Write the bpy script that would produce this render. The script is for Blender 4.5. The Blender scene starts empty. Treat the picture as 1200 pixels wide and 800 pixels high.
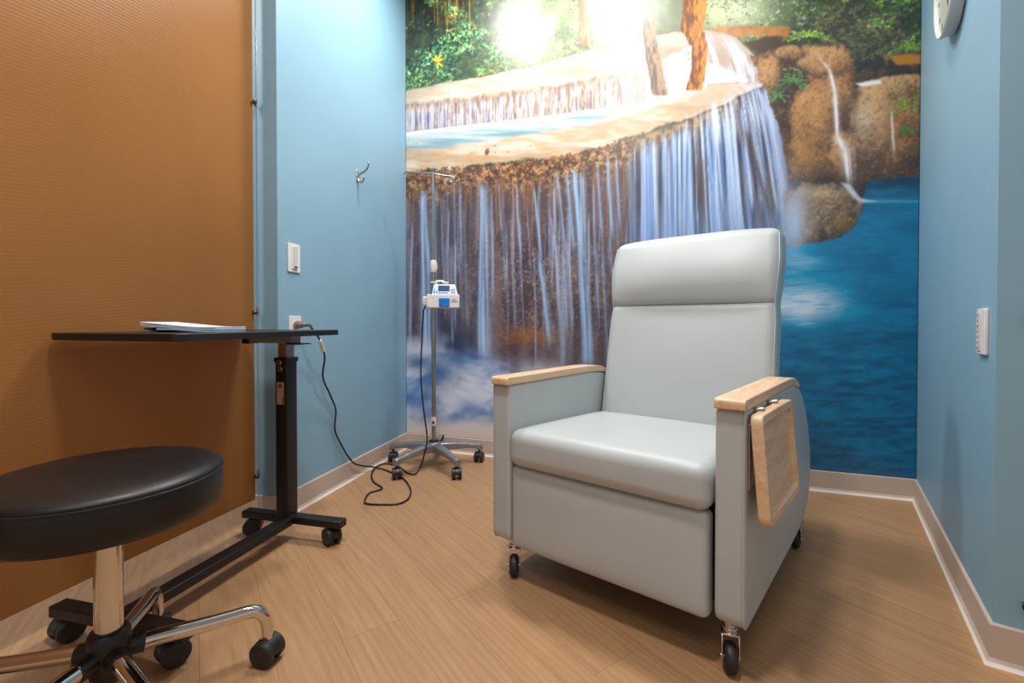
import bpy, bmesh, math, random
import numpy as np
from mathutils import Vector, Matrix
random.seed(3)
SC = bpy.context.scene
COL = SC.collection
PI = math.pi
# ------------------------------------------------------------------ helpers
def lin(c):
    return tuple(((v/255)/12.92 if v/255 <= .04045 else ((v/255+.055)/1.055)**2.4) for v in c)
def rgba(c): return (*lin(c), 1.)
class NT:
    def __init__(s, name):
        s.m = bpy.data.materials.new(name); s.m.use_nodes = True
        s.t = s.m.node_tree; s.b = s.t.nodes['Principled BSDF']; s.out = s.t.nodes['Material Output']
    def n(s, typ, **kw):
        nd = s.t.nodes.new(typ)
        for k, v in kw.items():
            if k[:2] == 'i_':
                nd.inputs[int(k[2:]) if k[2:].isdigit() else k[2:].replace('_', ' ')].default_value = v
            else: setattr(nd, k, v)
        return nd
    def l(s, a, b): s.t.links.new(a, b)
    def p(s, **kw):
        for k, v in kw.items(): s.b.inputs[k.replace('_', ' ')].default_value = v
    def coord(s, scale=(1, 1, 1), rot=(0, 0, 0)):
        tc = s.n('ShaderNodeTexCoord'); mp = s.n('ShaderNodeMapping')
        mp.inputs['Scale'].default_value = scale; mp.inputs['Rotation'].default_value = rot
        s.l(tc.outputs['Object'], mp.inputs['Vector']); return mp.outputs['Vector']
    def noise(s, vec, scale, detail=4, rough=.55, dist=0):
        nd = s.n('ShaderNodeTexNoise'); nd.inputs['Scale'].default_value = scale; nd.inputs['Detail'].default_value = detail
        nd.inputs['Roughness'].default_value = rough; nd.inputs['Distortion'].default_value = dist
        if vec is not None: s.l(vec, nd.inputs['Vector'])
        return nd.outputs['Fac']
    def ramp(s, fac, stops):
        r = s.n('ShaderNodeValToRGB'); e = r.color_ramp.elements
        while len(e) < len(stops): e.new(.5)
        for el, (p, c) in zip(e, stops): el.position = p; el.color = c if len(c) == 4 else rgba(c)
        s.l(fac, r.inputs['Fac']); return r.outputs['Color']
    def bump(s, h, strength=.2, dist=.002):
        b = s.n('ShaderNodeBump'); b.inputs['Strength'].default_value = strength; b.inputs['Distance'].default_value = dist
        s.l(h, b.inputs['Height']); s.l(b.outputs['Normal'], s.b.inputs['Normal'])
def plain(name, col, rough=.5, metal=0., var=.06, scale=20, bump=0., bscale=300, **kw):
    t = NT(name); v = t.coord()
    f = t.noise(v, scale, 4)
    lo = tuple(c*(1-var) for c in col); hi = tuple(min(255, c*(1+var)) for c in col)
    t.l(t.ramp(f, [(.3, lo), (.7, hi)]), t.b.inputs['Base Color'])
    t.p(Roughness=rough, Metallic=metal, **kw)
    if bump: t.bump(t.noise(v, bscale, 2), bump, .001)
    return t.m
def mesh_obj(name, bm, mat, parent=None, smooth=35, bevel=0, bseg=2, loc=None):
    me = bpy.data.meshes.new(name)
    bmesh.ops.recalc_face_normals(bm, faces=bm.faces)
    bm.to_mesh(me); bm.free()
    if isinstance(mat, (list, tuple)):
        for m in mat: me.materials.append(m)
    else: me.materials.append(mat)
    o = bpy.data.objects.new(name, me); COL.objects.link(o)
    if parent: o.parent = parent
    if loc: o.location = loc
    if bevel:
        b = o.modifiers.new('bevel', 'BEVEL'); b.width = bevel; b.segments = bseg; b.limit_method = 'ANGLE'; b.angle_limit = math.radians(35)
        b.harden_normals = False
    if smooth:
        me.polygons.foreach_set('use_smooth', [True]*len(me.polygons))
        me.set_sharp_from_angle(angle=math.radians(smooth if not bevel else 60))
    return o
def thing(name, label, cat, loc=(0, 0, 0), rz=0, group=None):
    o = bpy.data.objects.new(name, None); COL.objects.link(o); o.empty_display_size = .05
    o.location = loc; o.rotation_euler = (0, 0, rz); o['label'] = label; o['category'] = cat
    if group: o['group'] = group
    return o
def tag(o, label, cat, group=None):
    o['label'] = label; o['category'] = cat
    if group: o['group'] = group
    return o
def struct(o): o['kind'] = 'structure'; return o
def box(bm, x0, x1, y0, y1, z0, z1, M=None, mi=0):
    vs = [bm.verts.new(Vector(p)) for p in [(x0, y0, z0), (x1, y0, z0), (x1, y1, z0), (x0, y1, z0), (x0, y0, z1), (x1, y0, z1), (x1, y1, z1), (x0, y1, z1)]]
    for f in [(0, 3, 2, 1), (4, 5, 6, 7), (0, 1, 5, 4), (1, 2, 6, 5), (2, 3, 7, 6), (3, 0, 4, 7)]:
        bm.faces.new([vs[i] for i in f]).material_index = mi
    if M:
        for v in vs: v.co = M @ v.co
    return vs
def B(*a, **k): bm = bmesh.new(); box(bm, *a, **k); return bm
def prism(bm, pts, axis, a, b, mi=0, M=None):
    """polygon pts (2d) extruded along axis (0,1,2) from a to b"""
    def mk(p, h):
        if axis == 0: return Vector((h, p[0], p[1]))
        if axis == 1: return Vector((p[0], h, p[1]))
        return Vector((p[0], p[1], h))
    A = [bm.verts.new(mk(p, a)) for p in pts]; Bv = [bm.verts.new(mk(p, b)) for p in pts]
    n = len(pts)
    fs = [bm.faces.new(A[::-1]), bm.faces.new(Bv)]
    for i in range(n): fs.append(bm.faces.new([A[i], A[(i+1) % n], Bv[(i+1) % n], Bv[i]]))
    for f in fs: f.material_index = mi
    if M:
        for v in A+Bv: v.co = M @ v.co
    return A+Bv
def rounded(pts, r, seg=6):
    """round the corners of a 2d polygon; r scalar or list"""
    out = []; n = len(pts)
    for i in range(n):
        p0, p1, p2 = Vector(pts[i-1]), Vector(pts[i]), Vector(pts[(i+1) % n])
        rr = r[i] if isinstance(r, (list, tuple)) else r
        a = (p0-p1); b = (p2-p1); d = min(rr, a.length*.48, b.length*.48)
        if d < 1e-5: out.append(tuple(p1)); continue
        s = p1+a.normalized()*d; e = p1+b.normalized()*d
        for k in range(seg+1):
            t = k/seg; out.append(tuple(s*(1-t)**2+p1*2*t*(1-t)+e*t*t))
    return out
def lathe(bm, prof, n=40, M=None, mi=0, cap=True):
    rings = []
    for r, z in prof:
        rings.append([bm.verts.new(Vector((r*math.cos(2*PI*k/n), r*math.sin(2*PI*k/n), z))) for k in range(n)])
    for a, b in zip(rings[:-1], rings[1:]):
        for k in range(n): bm.faces.new([a[k], a[(k+1) % n], b[(k+1) % n], b[k]]).material_index = mi
    if cap:
        bm.faces.new(rings[0][::-1]).material_index = mi; bm.faces.new(rings[-1]).material_index = mi
    if M:
        for rg in rings:
            for v in rg: v.co = M @ v.co
def cyl(bm, p, q, r, n=20, mi=0, r2=None):
    p, q = Vector(p), Vector(q); d = q-p
    M = Matrix.Translation(p) @ d.to_track_quat('Z', 'Y').to_matrix().to_4x4()
    lathe(bm, [(r, 0), (r if r2 is None else r2, d.length)], n, M, mi)
def smooth_path(pts, sub=8):
    P = [Vector(p) for p in pts]; P = [P[0]*2-P[1]]+P+[P[-1]*2-P[-2]]; out = []
    for i in range(1, len(P)-2):
        a, b, c, d = P[i-1:i+3]
        for k in range(sub):
            t = k/sub
            out.append(.5*((2*b)+(c-a)*t+(2*a-5*b+4*c-d)*t*t+(3*b-a-3*c+d)*t**3))
    out.append(P[-2]); return out
def tube(bm, pts, r, n=10, mi=0, sub=8, smooth=True, squash=1.):
    P = smooth_path(pts, sub) if smooth else [Vector(p) for p in pts]
    R = r if isinstance(r, (list, tuple)) else None
    rings = []; up = None
    for i, p in enumerate(P):
        d = (P[min(i+1, len(P)-1)]-P[max(i-1, 0)]).normalized()
        if up is None:
            up = d.cross(Vector((0, 0, 1)));
            if up.length < .05: up = d.cross(Vector((0, 1, 0)))
            up.normalize()
        up = (up-d*up.dot(d)).normalized(); w = d.cross(up)
        t = i/(len(P)-1); rr = r if R is None else R[0]+(R[1]-R[0])*t
        rings.append([bm.verts.new(p+up*math.cos(2*PI*k/n)*rr+w*math.sin(2*PI*k/n)*rr*squash) for k in range(n)])
    for a, b in zip(rings[:-1], rings[1:]):
        for k in range(n): bm.faces.new([a[k], a[(k+1) % n], b[(k+1) % n], b[k]]).material_index = mi
    bm.faces.new(rings[0][::-1]).material_index = mi; bm.faces.new(rings[-1]).material_index = mi
def cushion(size, r, deform=None, k=5, m=14):
    """rounded box centred at 0 with a fine grid, then deform(x,y,z)->Vector (coords in metres)"""
    ax = []
    for s in size:
        h = s/2; rr = min(r, h*.98)
        c = [h-rr+rr*math.sin(PI/2*j/k) for j in range(k+1)]
        mid = [-(h-rr)+2*(h-rr)*j/m for j in range(1, m)]
        ax.append([-v for v in c[::-1]]+mid+c)
    bm = bmesh.new(); V = {}
    n = [len(a)-1 for a in ax]
    def vert(i, j, l):
        if (i, j, l) not in V:
            p = Vector((ax[0][i], ax[1][j], ax[2][l])); inn = Vector()
            for q in range(3):
                h = size[q]/2-min(r, size[q]/2*.98); inn[q] = max(-h, min(h, p[q]))
            d = p-inn; mx = max(abs(d.x), abs(d.y), abs(d.z))
            if d.length > 1e-9: p = inn+d.normalized()*mx
            V[(i, j, l)] = bm.verts.new(p)
        return V[(i, j, l)]
    for a in range(3):
        b, c = (a+1) % 3, (a+2) % 3
        for e in (0, n[a]):
            for u in range(n[b]):
                for v in range(n[c]):
                    q = []
                    for du, dv in ((0, 0), (1, 0), (1, 1), (0, 1)):
                        ix = [0, 0, 0]; ix[a] = e; ix[b] = u+du; ix[c] = v+dv; q.append(vert(*ix))
                    bm.faces.new(q if e else q[::-1])
    if deform:
        for v in bm.verts: v.co = Vector(deform(*v.co))
    return bm
def copy_tree(o, parent=None):
    c = o.copy(); COL.objects.link(c); c.parent = parent
    for ch in list(o.children): copy_tree(ch, c)
    return c
# ---------- mural artwork painter (a printed waterfall picture) ----------
MX0, MX1, MY0, MY1, MS = 468.0, 1092.0, -45.0, 572.0, 1.5
def paint_mural():
    rng = np.random.RandomState(7)
    W = int((MX1-MX0)*MS); Hh = int((MY1-MY0)*MS)
    X, Y = np.meshgrid(MX0+(np.arange(W)+.5)/MS, MY0+(np.arange(Hh)+.5)/MS)
    X = X.astype(np.float32); Y = Y.astype(np.float32)
    T = rng.rand(256, 256).astype(np.float32)
    def vn(x, y, s=0):
        x = x+s*37.17; y = y+s*91.7
        xi = np.floor(x).astype(np.int32); yi = np.floor(y).astype(np.int32)
        fx = x-xi; fy = y-yi
        fx = fx*fx*(3-2*fx); fy = fy*fy*(3-2*fy)
        a = T[yi & 255, xi & 255]; b = T[yi & 255, (xi+1) & 255]
        c = T[(yi+1) & 255, xi & 255]; d = T[(yi+1) & 255, (xi+1) & 255]
        return (a*(1-fx)+b*fx)*(1-fy)+(c*(1-fx)+d*fx)*fy
    def fbm(x, y, s=0, o=4):
        v = 0; a = .5; t = 0
        for i in range(o):
            v = v+a*vn(x, y, s+i*3); t += a; a *= .55; x = x*2.03; y = y*2.03
        return v/t
    def ss(a, b, x):
        t = np.clip((x-a)/(b-a), 0, 1); return t*t*(3-2*t)
    img = np.zeros((Hh, W, 3), np.float32)
    def C(*c): return np.array(c, np.float32)/255.
    def blend(m, col):
        m = np.clip(m, 0, 1)[..., None]
        img[:] = img*(1-m)+np.asarray(col, np.float32)*m
    def mix(c1, c2, t):
        t = np.clip(t, 0, 1)[..., None]; return c1*(1-t)+c2*t
    def poly(pts, soft=1.5, wob=0, ws=.12, seed=0):
        x = X; y = Y
        if wob:
            x = X+wob*(fbm(X*ws, Y*ws, seed, 3)-.5)*2; y = Y+wob*(fbm(X*ws, Y*ws, seed+50, 3)-.5)*2
        d = np.full(X.shape, 1e9, np.float32); ins = np.zeros(X.shape, bool)
        n = len(pts)
        for i in range(n):
            x0, y0 = pts[i]; x1, y1 = pts[(i+1) % n]
            ex, ey = x1-x0, y1-y0; L = ex*ex+ey*ey+1e-9
            t = np.clip(((x-x0)*ex+(y-y0)*ey)/L, 0, 1)
            d = np.minimum(d, (x-x0-t*ex)**2+(y-y0-t*ey)**2)
            if y0 != y1:
                c = ((y0 > y) != (y1 > y)) & (x < (x1-x0)*(y-y0)/(y1-y0)+x0)
                ins ^= c
        d = np.sqrt(d); sd = np.where(ins, d, -d)
        return ss(-soft, soft, sd)
    def curve(pts):
        xs = [p[0] for p in pts]; ys = [p[1] for p in pts]
        return np.interp(X, xs, ys).astype(np.float32)
    def curvey(pts):
        ys = [p[1] for p in pts]; xs = [p[0] for p in pts]
        return np.interp(Y, ys, xs).astype(np.float32)
    def splat(cx, cy, rx, ry, ang, col, alpha=1., soft=.35):
        R = max(rx, ry)+2
        i0 = max(0, int((cx-R-MX0)*MS)); i1 = min(W, int((cx+R-MX0)*MS)+1)
        j0 = max(0, int((cy-R-MY0)*MS)); j1 = min(Hh, int((cy+R-MY0)*MS)+1)
        if i0 >= i1 or j0 >= j1: return
        x = X[j0:j1, i0:i1]-cx; y = Y[j0:j1, i0:i1]-cy
        c, s = math.cos(ang), math.sin(ang)
        u = (x*c+y*s)/rx; v = (-x*s+y*c)/ry
        r = np.sqrt(u*u+v*v)
        m = (np.clip((1-r)/soft, 0, 1)*alpha)[..., None]
        img[j0:j1, i0:i1] = img[j0:j1, i0:i1]*(1-m)+col*m
    def stroke(pts, w, col, alpha=1.):
        for (x0, y0), (x1, y1) in zip(pts[:-1], pts[1:]):
            L = math.hypot(x1-x0, y1-y0); n = max(1, int(L/max(.6, w*.6)))
            for k in range(n):
                t = k/n; splat(x0+(x1-x0)*t, y0+(y1-y0)*t, w, w, 0, col, alpha, .6)
    U = rng.uniform

    # --- forest behind -------------------------------------------------
    n1 = fbm(X*.03, Y*.03, 1, 5); n2 = fbm(X*.12, Y*.12, 2, 4)
    img[:] = mix(C(24, 38, 26), C(74, 92, 48), ss(.35, .75, n1*.6+n2*.4))
    # pale sunlit gaps towards the middle and the right of the forest
    glow = np.exp(-((X-690)/130)**2-((Y-10)/60)**2)*.75
    blend(glow*(.55+.5*n1), C(222, 226, 196))
    glow2 = np.exp(-((X-862)/60)**2-((Y-12)/32)**2)
    blend(glow2*.85, C(222, 232, 190))
    # dark trunks and thin sticks in the left thicket
    for k in range(26):
        x = U(474, 585); 
        stroke([(x, -45), (x+U(-6, 6), U(20, 75))], U(.6, 1.5), C(*[(120, 84, 40), (160, 120, 60), (54, 40, 28)][k % 3]), .75)
    def leaves(n, x0, x1, y0, y1, cols, lo=1.5, hi=4.2, test=None, al=.85, cl=.055):
        for k in range(n):
            x = U(x0, x1); y = U(y0, y1)
            if test and not test(x, y): continue
            c = cols[rng.randint(len(cols))]
            b = vnp(x*cl+3, y*cl*1.3+7)*.65+vnp(x*cl*3, y*cl*3)*.35
            j = .35+1.15*max(0., min(1., (b-.22)/.5))*U(.8, 1.2)
            a = U(-.9, .9)+(.9 if U(0, 1) < .5 else -.4)
            splat(x, y, U(lo, hi)*.8, U(.7, 1.5), a, np.clip(C(*c)*j, 0, 1), al*U(.6, 1), .6)
    dk = [(22, 52, 40), (32, 76, 52), (44, 98, 64), (24, 40, 30), (64, 112, 74)]
    md = [(64, 128, 80), (92, 152, 98), (118, 164, 104), (56, 110, 80), (150, 180, 120)]
    yl = [(150, 170, 62), (186, 186, 84), (110, 140, 50), (70, 104, 40), (200, 196, 110)]
    blend(ss(620, 560, X)*ss(112, 60, Y)*.75, mix(C(14, 24, 20), C(48, 58, 38), ss(.35, .7, n2)))
    for k in range(30):
        x = U(474, 590)
        stroke([(x, -45), (x+U(-6, 6), U(0, 60))], U(.5, 1.3), C(*[(140, 96, 48), (176, 124, 66), (70, 52, 34)][k % 3]), .6)
    leaves(900, 470, 612, -40, 106, dk, 1.6, 4.5)
    leaves(3200, 470, 612, -40, 104, md, 1.2, 3.8, lambda x, y: vnp(x*.05+4, y*.06) > .42)
    leaves(260, 500, 600, -40, 40, [(196, 140, 74), (170, 112, 60), (206, 168, 100)], 1, 3.5, lambda x, y: vnp(x*.08, y*.05+9) > .5)
    leaves(420, 470, 720, 50, 100, [(176, 160, 76), (150, 136, 66), (100, 120, 60), (196, 150, 90)], 1., 2.4, lambda x, y: y > 108-.2*(x-475)-20)
    for a_ in (-2.6, -1.9, -1.2, -.5, .6, 1.6): splat(513+4*math.cos(a_), 73+5*math.sin(a_), 4.5, 1.5, a_, C(226, 190, 60), .95)
    blend(np.exp(-((X-640)/60)**2-((Y-25)/60)**2)*.55, mix(C(110, 130, 86), C(190, 200, 150), ss(.35, .7, n2)))
    leaves(900, 612, 692, -40, 78, [(120, 160, 96), (166, 192, 122), (196, 210, 140), (100, 140, 90)], 1.2, 3.6)
    # right hand forest
    leaves(1300, 825, 1085, -40, 62, [(90, 120, 62), (60, 86, 48), (40, 54, 36), (130, 150, 80), (96, 104, 70)], 1.6, 4)
    leaves(450, 840, 960, -40, 50, [(190, 212, 150), (150, 184, 110), (120, 160, 90), (214, 224, 176)], 1.6, 4.5, None, .7)
    m = poly([(948, 30), (965, 5), (1000, -5), (1050, 20), (1078, 60), (1082, 92), (1000, 92), (975, 60)], 6, 8)
    blend(m*.8, mix(C(52, 46, 38), C(126, 116, 84), ss(.35, .7, fbm(X*.2, Y*.3, 9))))
    leaves(1500, 955, 1085, -40, 80, [(66, 104, 50), (104, 150, 62), (148, 168, 70), (44, 66, 38), (178, 184, 96)], 1.2, 3.6, lambda x, y: vnp(x*.05+9, y*.05) > .38)
    leaves(260, 1000, 1085, -20, 90, dk+[(40, 34, 28)], 2, 5)
    leaves(120, 1015, 1085, 0, 50, [(112, 170, 66), (150, 180, 74), (90, 150, 70)], 1.5, 4)
    # dark cleft under the right thicket
    blend(poly([(1000, 70), (1085, 62), (1085, 92), (1005, 94)], 5, 5)*.85, mix(C(30, 24, 22), C(92, 70, 44), ss(.5, .8, n2)))
    blend(poly([(1040, 66), (1085, 62), (1085, 74), (1050, 76)], 2.5, 3), C(176, 122, 62))
    # ferns
    def fern(cx, cy, L, spread, col, n=9):
        for k in range(n):
            a = -1.57+spread*(k/(n-1)-.5)*2
            for t in range(7):
                r = L*(t+1)/7
                splat(cx+math.cos(a)*r, cy+math.sin(a)*r*.6+.012*r*r, 2.2, .9, a+.7, np.clip(C(*col)*U(.8, 1.2), 0, 1), .9)
    # fallen log and bank stones, centre right
    blend(poly([(832, 32), (870, 30), (925, 32), (925, 44), (880, 42), (838, 46)], 2.5, 3), mix(C(150, 96, 54), C(214, 160, 104), n2))
    blend(poly([(872, 50), (905, 42), (925, 52), (892, 66)], 2, 2), C(70, 52, 40))

    # --- upper tier: cream travertine terrace ---------------------------
    top = curve([(468, 108), (520, 98), (560, 91), (620, 79), (680, 62), (740, 46), (790, 38), (830, 36), (862, 44), (890, 70), (900, 100), (1092, 140)])
    low = curve([(468, 156), (520, 150), (600, 141), (680, 131), (740, 122), (800, 108), (840, 98), (1092, 98)])
    reg = ss(-1.2, 1.2, Y-top-3*(n2-.5))*ss(2, -2, Y-low)*ss(896, 885, X)
    shade = fbm(X*.02, Y*.09, 12)
    blend(ss(-3, 2, Y-top)*ss(6, -1, Y-top)*ss(830, 800, X)*.7, C(92, 66, 44))
    blend(reg, mix(C(178, 158, 136), C(206, 192, 176), ss(.25, .75, shade)))
    # curtain of the upper tier
    lip = low-curve([(468, 34), (560, 32), (640, 34), (700, 36), (760, 34), (800, 40), (840, 40), (880, 22)])
    ct = ss(-3, 3, Y-lip-7*(fbm(X*.16, Y*0, 3)-.5))*ss(2, -2, Y-low)
    rock = mix(C(128, 102, 88), C(188, 162, 142), ss(.3, .7, fbm(X*.4, Y*.15, 5)))
    blend(ct*reg*.95, rock)
    st = fbm(X*.95, Y*.03, 21, 3)
    blend(ct*reg*ss(.40, .62, st)*ss(-2, 12, Y-lip)*.85, C(206, 212, 230))
    stb = fbm(X*.8+40, Y*.02, 23, 3)
    blend(ct*reg*ss(.55, .7, stb)*ss(6, 20, Y-lip)*.75*ss(620, 480, X), C(98, 104, 168))
    blend(ct*reg*ss(690, 800, X)*.6, C(236, 236, 244))
    # upper cascade between the trunks and right of them
    m = poly([(785, 66), (812, 52), (828, 64), (830, 104), (795, 110), (775, 108)], 3, 3)
    blend(m*.9, mix(C(184, 190, 212), C(222, 224, 236), ss(.3, .6, fbm(X*.4, Y*.05, 31))))
    m = poly([(826, 38), (856, 42), (876, 66), (890, 92), (893, 108), (860, 98), (832, 92)], 3, 3)
    blend(m, mix(C(160, 124, 98), C(196, 164, 138), n2))
    rad = fbm(((X-820)-.62*(Y-38)+.004*(Y-38)**2)*.30, Y*.03, 33, 3)
    blend(m*(.35+.6*ss(.38, .6, rad)), C(220, 222, 234))
    blend(poly([(826, 74), (850, 80), (880, 95), (840, 99), (826, 92)], 3, 2)*.85, C(232, 234, 244))

    # --- pool on the main terrace ---------------------------------------
    ledge_top = low
    ledge_low = curve([(468, 204), (520, 200), (580, 194), (640, 188), (700, 176), (745, 160), (800, 142), (850, 122), (885, 104), (905, 96), (1092, 96)])
    ln = fbm(X*.06, Y*.06, 46, 3)-.5
    led = ss(-1, 1, Y-ledge_top)*ss(3, -3, Y-ledge_low-5*(n2-.5)-16*ln*ss(880, 820, X))*ss(905, 893, X-.25*(Y-100))
    blend(led, mix(C(190, 166, 138), C(224, 208, 192), ss(.3, .7, fbm(X*.022, Y*.12, 41))))
    blend(led*ss(.52, .7, fbm(X*.05+20, Y*.2, 43))*.45, C(206, 160, 112))
    pool = curve([(468, 176), (520, 172), (600, 160), (680, 148), (740, 134), (800, 112), (1092, 98)])
    pm = led*ss(850, 770, X)*ss(4, -3, Y-pool-6*(fbm(X*.04, Y*.15, 44)-.5))
    blend(pm, mix(C(128, 158, 172), C(196, 206, 204), ss(.3, .7, fbm(X*.012, Y*.2, 45))+ss(600, 780, X)*.5))
    blend(led*np.exp(-((Y-ledge_top-2)/2.4)**2)*.95*ss(850, 780, X), C(246, 248, 252))
    blend(led*ss(790, 850, X)*.8, mix(C(206, 178, 150), C(236, 218, 198), n2))
    blend(led*ss(840, 880, X)*ss(.4, .6, fbm(X*.3-Y*.3, Y*.05, 47, 3))*.7, C(232, 232, 242))
    for k in range(16): splat(U(480, 640), U(168, 192), U(.8, 2), U(.6, 1.1), U(0, 3), C(*[(206, 140, 50), (150, 96, 46), (226, 176, 60)][k % 3]), .8)
    splat(571, 178, 3, 5, .3, C(110, 72, 40), .9); splat(573, 175, 1.5, 2, .3, C(200, 160, 120), .9)

    # --- main rock face, left -------------------------------------------
    face = ss(-2, 2, Y-ledge_low-5*(n2-.5))*ss(932, 926, X)
    nf = fbm(X*.09, Y*.02, 51, 4); ng = fbm(X*.3, Y*.3, 52, 3)
    blend(face, mix(C(52, 42, 48), C(108, 88, 84), ss(.3, .75, nf*.65+ng*.35)))
    dep = Y-ledge_low
    # mossy brown lip hanging from the ledge
    lipm = face*ss(50, 8, dep+44*(fbm(X*.045, Y*.03, 53)-.5))*ss(770, 735, X)
    lg = fbm(X*.22, Y*.22, 54, 4)
    blend(lipm, mix(C(74, 50, 36), C(196, 152, 112), ss(.32, .72, lg)))
    for k in range(1500):
        x = U(470, 760); y0 = float(np.interp(x, [468, 580, 640, 700, 745, 770], [204, 194, 188, 176, 160, 152]))
        y = y0-3+abs(rng.normal(0, 8+22*vnp(x*.045, 3.3)))
        splat(x, y, U(.8, 2.4), U(.7, 1.4), U(0, 3.1), C(*[(70, 44, 32), (160, 112, 76), (206, 164, 124), (110, 76, 54), (50, 36, 32)][k % 5]), .7)
    # hanging rooty strands
    for k in range(240):
        x = U(474, 745); y0 = float(np.interp(x, [468, 640, 745], [215, 205, 180]))+U(0, 18)
        col = C(*[(150, 96, 54), (110, 74, 52), (182, 124, 74), (60, 44, 42), (84, 66, 62)][k % 5])
        stroke([(x, y0), (x+U(-3, 3), y0+U(25, 95))], U(.5, 1.0), col, .3)
    blend(face*ss(14, 60, dep)*.26*(.5+nf), C(112, 112, 140))
    # ochre patches of rock lower down
    blend(face*np.exp(-((X-640)/80)**2-((Y-335)/60)**2)*.6*ss(.4, .7, ng*.5+nf*.5), C(140, 106, 84))
    blend(face*np.exp(-((X-617)/34)**2-((Y-394)/10)**2)*.9*(.5+.6*ng), C(166, 110, 66))
    sp = fbm(X*.5, Y*.5, 57, 2)
    blend(face*ss(.62, .78, sp)*np.exp(-((X-640)/95)**2-((Y-330)/70)**2)*.7, C(186, 170, 160))
    # soft grey-blue step under the fall
    blend(face*np.exp(-((X-625)/75)**2-((Y-425)/16)**2)*.6*(.4+nf), C(120, 112, 124))
    blend(face*np.exp(-((X-530)/30)**2-((Y-400)/24)**2)*.75, C(44, 56, 84))
    # --- thin falls on the left face --------------------------------------
    def fall(x0, y0, x1, y1, w0, w1, a, col=(176, 200, 238), tex=.5, sd=0):
        R = 2.6*max(w0, w1)+4
        i0 = max(0, int((min(x0, x1)-R-MX0)*MS)); i1 = min(W, int((max(x0, x1)+R-MX0)*MS)+1)
        j0 = max(0, int((y0-6-MY0)*MS)); j1 = min(Hh, int((y1+18-MY0)*MS)+1)
        if i0 >= i1 or j0 >= j1: return
        x = X[j0:j1, i0:i1]; y = Y[j0:j1, i0:i1]
        t = np.clip((y-y0)/(y1-y0), 0, 1); cx = x0+(x1-x0)*t+2.0*(fbm(y*.02, y*0, 60+sd, 2)-.5)
        w = w0+(w1-w0)*t
        q = (x-cx)/w
        m = np.exp(-q*q)*ss(y0-4, y0+14, y)*ss(y1+16, y1-16, y)
        s = fbm(q*1.7+sd*5, y*.004, 61+sd, 3)
        m = np.clip(m*a*(1-tex+tex*2.0*ss(.3, .7, s)), 0, 1)[..., None]
        img[j0:j1, i0:i1] = img[j0:j1, i0:i1]*(1-m)+C(*col)*m
    falls = [(478, 228, 479, 470, 2.5, 4, .8), (497, 222, 500, 470, 4.5, 7, .95), (508, 212, 512, 440, 3.5, 5, .7), (567, 212, 566, 430, 6, 7.5, 1.0),
             (543, 240, 549, 380, 2, 3, .45), (625, 215, 634, 300, 2.0, 2, .7), (632, 300, 645, 400, 4, 6, .8), (652, 200, 664, 300, 2.5, 2.5, .9),
             (660, 290, 660, 430, 3, 7, .5), (672, 196, 679, 290, 5, 4, 1.0), (682, 200, 684, 290, 4, 4, .9), (663, 198, 672, 290, 3, 3, .7), (681, 280, 690, 430, 6, 8, 1.0), (700, 190, 705, 270, 2, 2.5, .7),
             (712, 182, 718, 275, 3.0, 3, .75), (722, 180, 727, 262, 2, 2.5, .7), (705, 290, 712, 420, 2, 5, .6), (590, 215, 592, 330, 1.5, 2, .35), (607, 215, 610, 340, 1.4, 2, .35), (737, 178, 742, 280, 2.5, 3, .7)]
    for i, fl in enumerate(falls): fall(fl[0], fl[1], fl[2], fl[3], fl[4]*.8, fl[5]*.9, fl[6]*.72, (164, 200, 238), .6, sd=i)
    for k in range(70):
        x = U(474, 742); y0 = U(205, 300)
        fall(x, y0, x+U(-3, 6), y0+U(40, 150), U(.6, 1.3), U(.8, 2), U(.25, .55), sd=20+k % 9)
    # --- main curtain, right -----------------------------------------------
    edge = curvey([(884, 96), (898, 112), (908, 140), (916, 175), (921, 210), (926, 250), (936, 300), (940, 340), (940, 600)])
    left = curvey([(735, 90), (745, 160), (741, 200), (738, 300), (738, 600)])
    cur = ss(-5, 5, X-left)*ss(3, -3, X-edge)*ss(-1, 4, Y-ledge_low)
    cur = cur*(1-ss(285, 318, Y)*ss(860, 905, X))
    bk = mix(C(40, 44, 66), C(92, 78, 80), ss(.35, .7, fbm(X*.1, Y*.02, 71)))
    blend(cur, bk)
    lp = cur*ss(30, 6, dep+14*(fbm(X*.12, Y*.05, 72)-.5))*ss(880, 850, X)
    blend(lp*.9, mix(C(96, 78, 52), C(186, 154, 104), ss(.3, .7, lg)))
    # streaks bend outward along the curved lip
    e0 = X-(edge-925)*ss(780, 925, X)*1.0
    s1 = fbm(e0*.16, Y*.004, 73, 3); s2 = fbm(e0*.42, Y*.006, 74, 3)
    wv = ss(.38, .70, s1*.65+s2*.35)
    wm = cur*ss(2, 26, dep+10*(s1-.5))
    blend(wm*wv*.95, mix(C(76, 128, 186), C(208, 230, 252), ss(.42, .72, s2*.6+s1*.4)))
    blend(wm*ss(.5, .7, s2)*ss(.48, .62, s1)*.6, C(222, 234, 252))
    for k in range(60):
        x = U(748, 905); y0 = float(np.interp(x, [745, 800, 850, 885, 905], [166, 148, 128, 112, 110]))
        dx = max(0, (x-800)/105.)*18
        fall(x, y0+U(0, 14), x+dx+U(0, 4), y0+U(70, 170), U(.6, 2.0), U(1., 3.2), U(.3, .75), (206, 222, 250) if k % 3 else (120, 156, 216), sd=30+k % 11)
    for k in range(46):
        x = U(800, 900); y0 = float(np.interp(x, [800, 850, 885, 900], [136, 114, 96, 97]))
        fall(x, y0, x+max(0, (x-800)/100.)*13, y0+U(30, 60), U(.8, 2), U(1, 2.4), U(.35, .75), (222, 232, 248), sd=k % 7)
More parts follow.
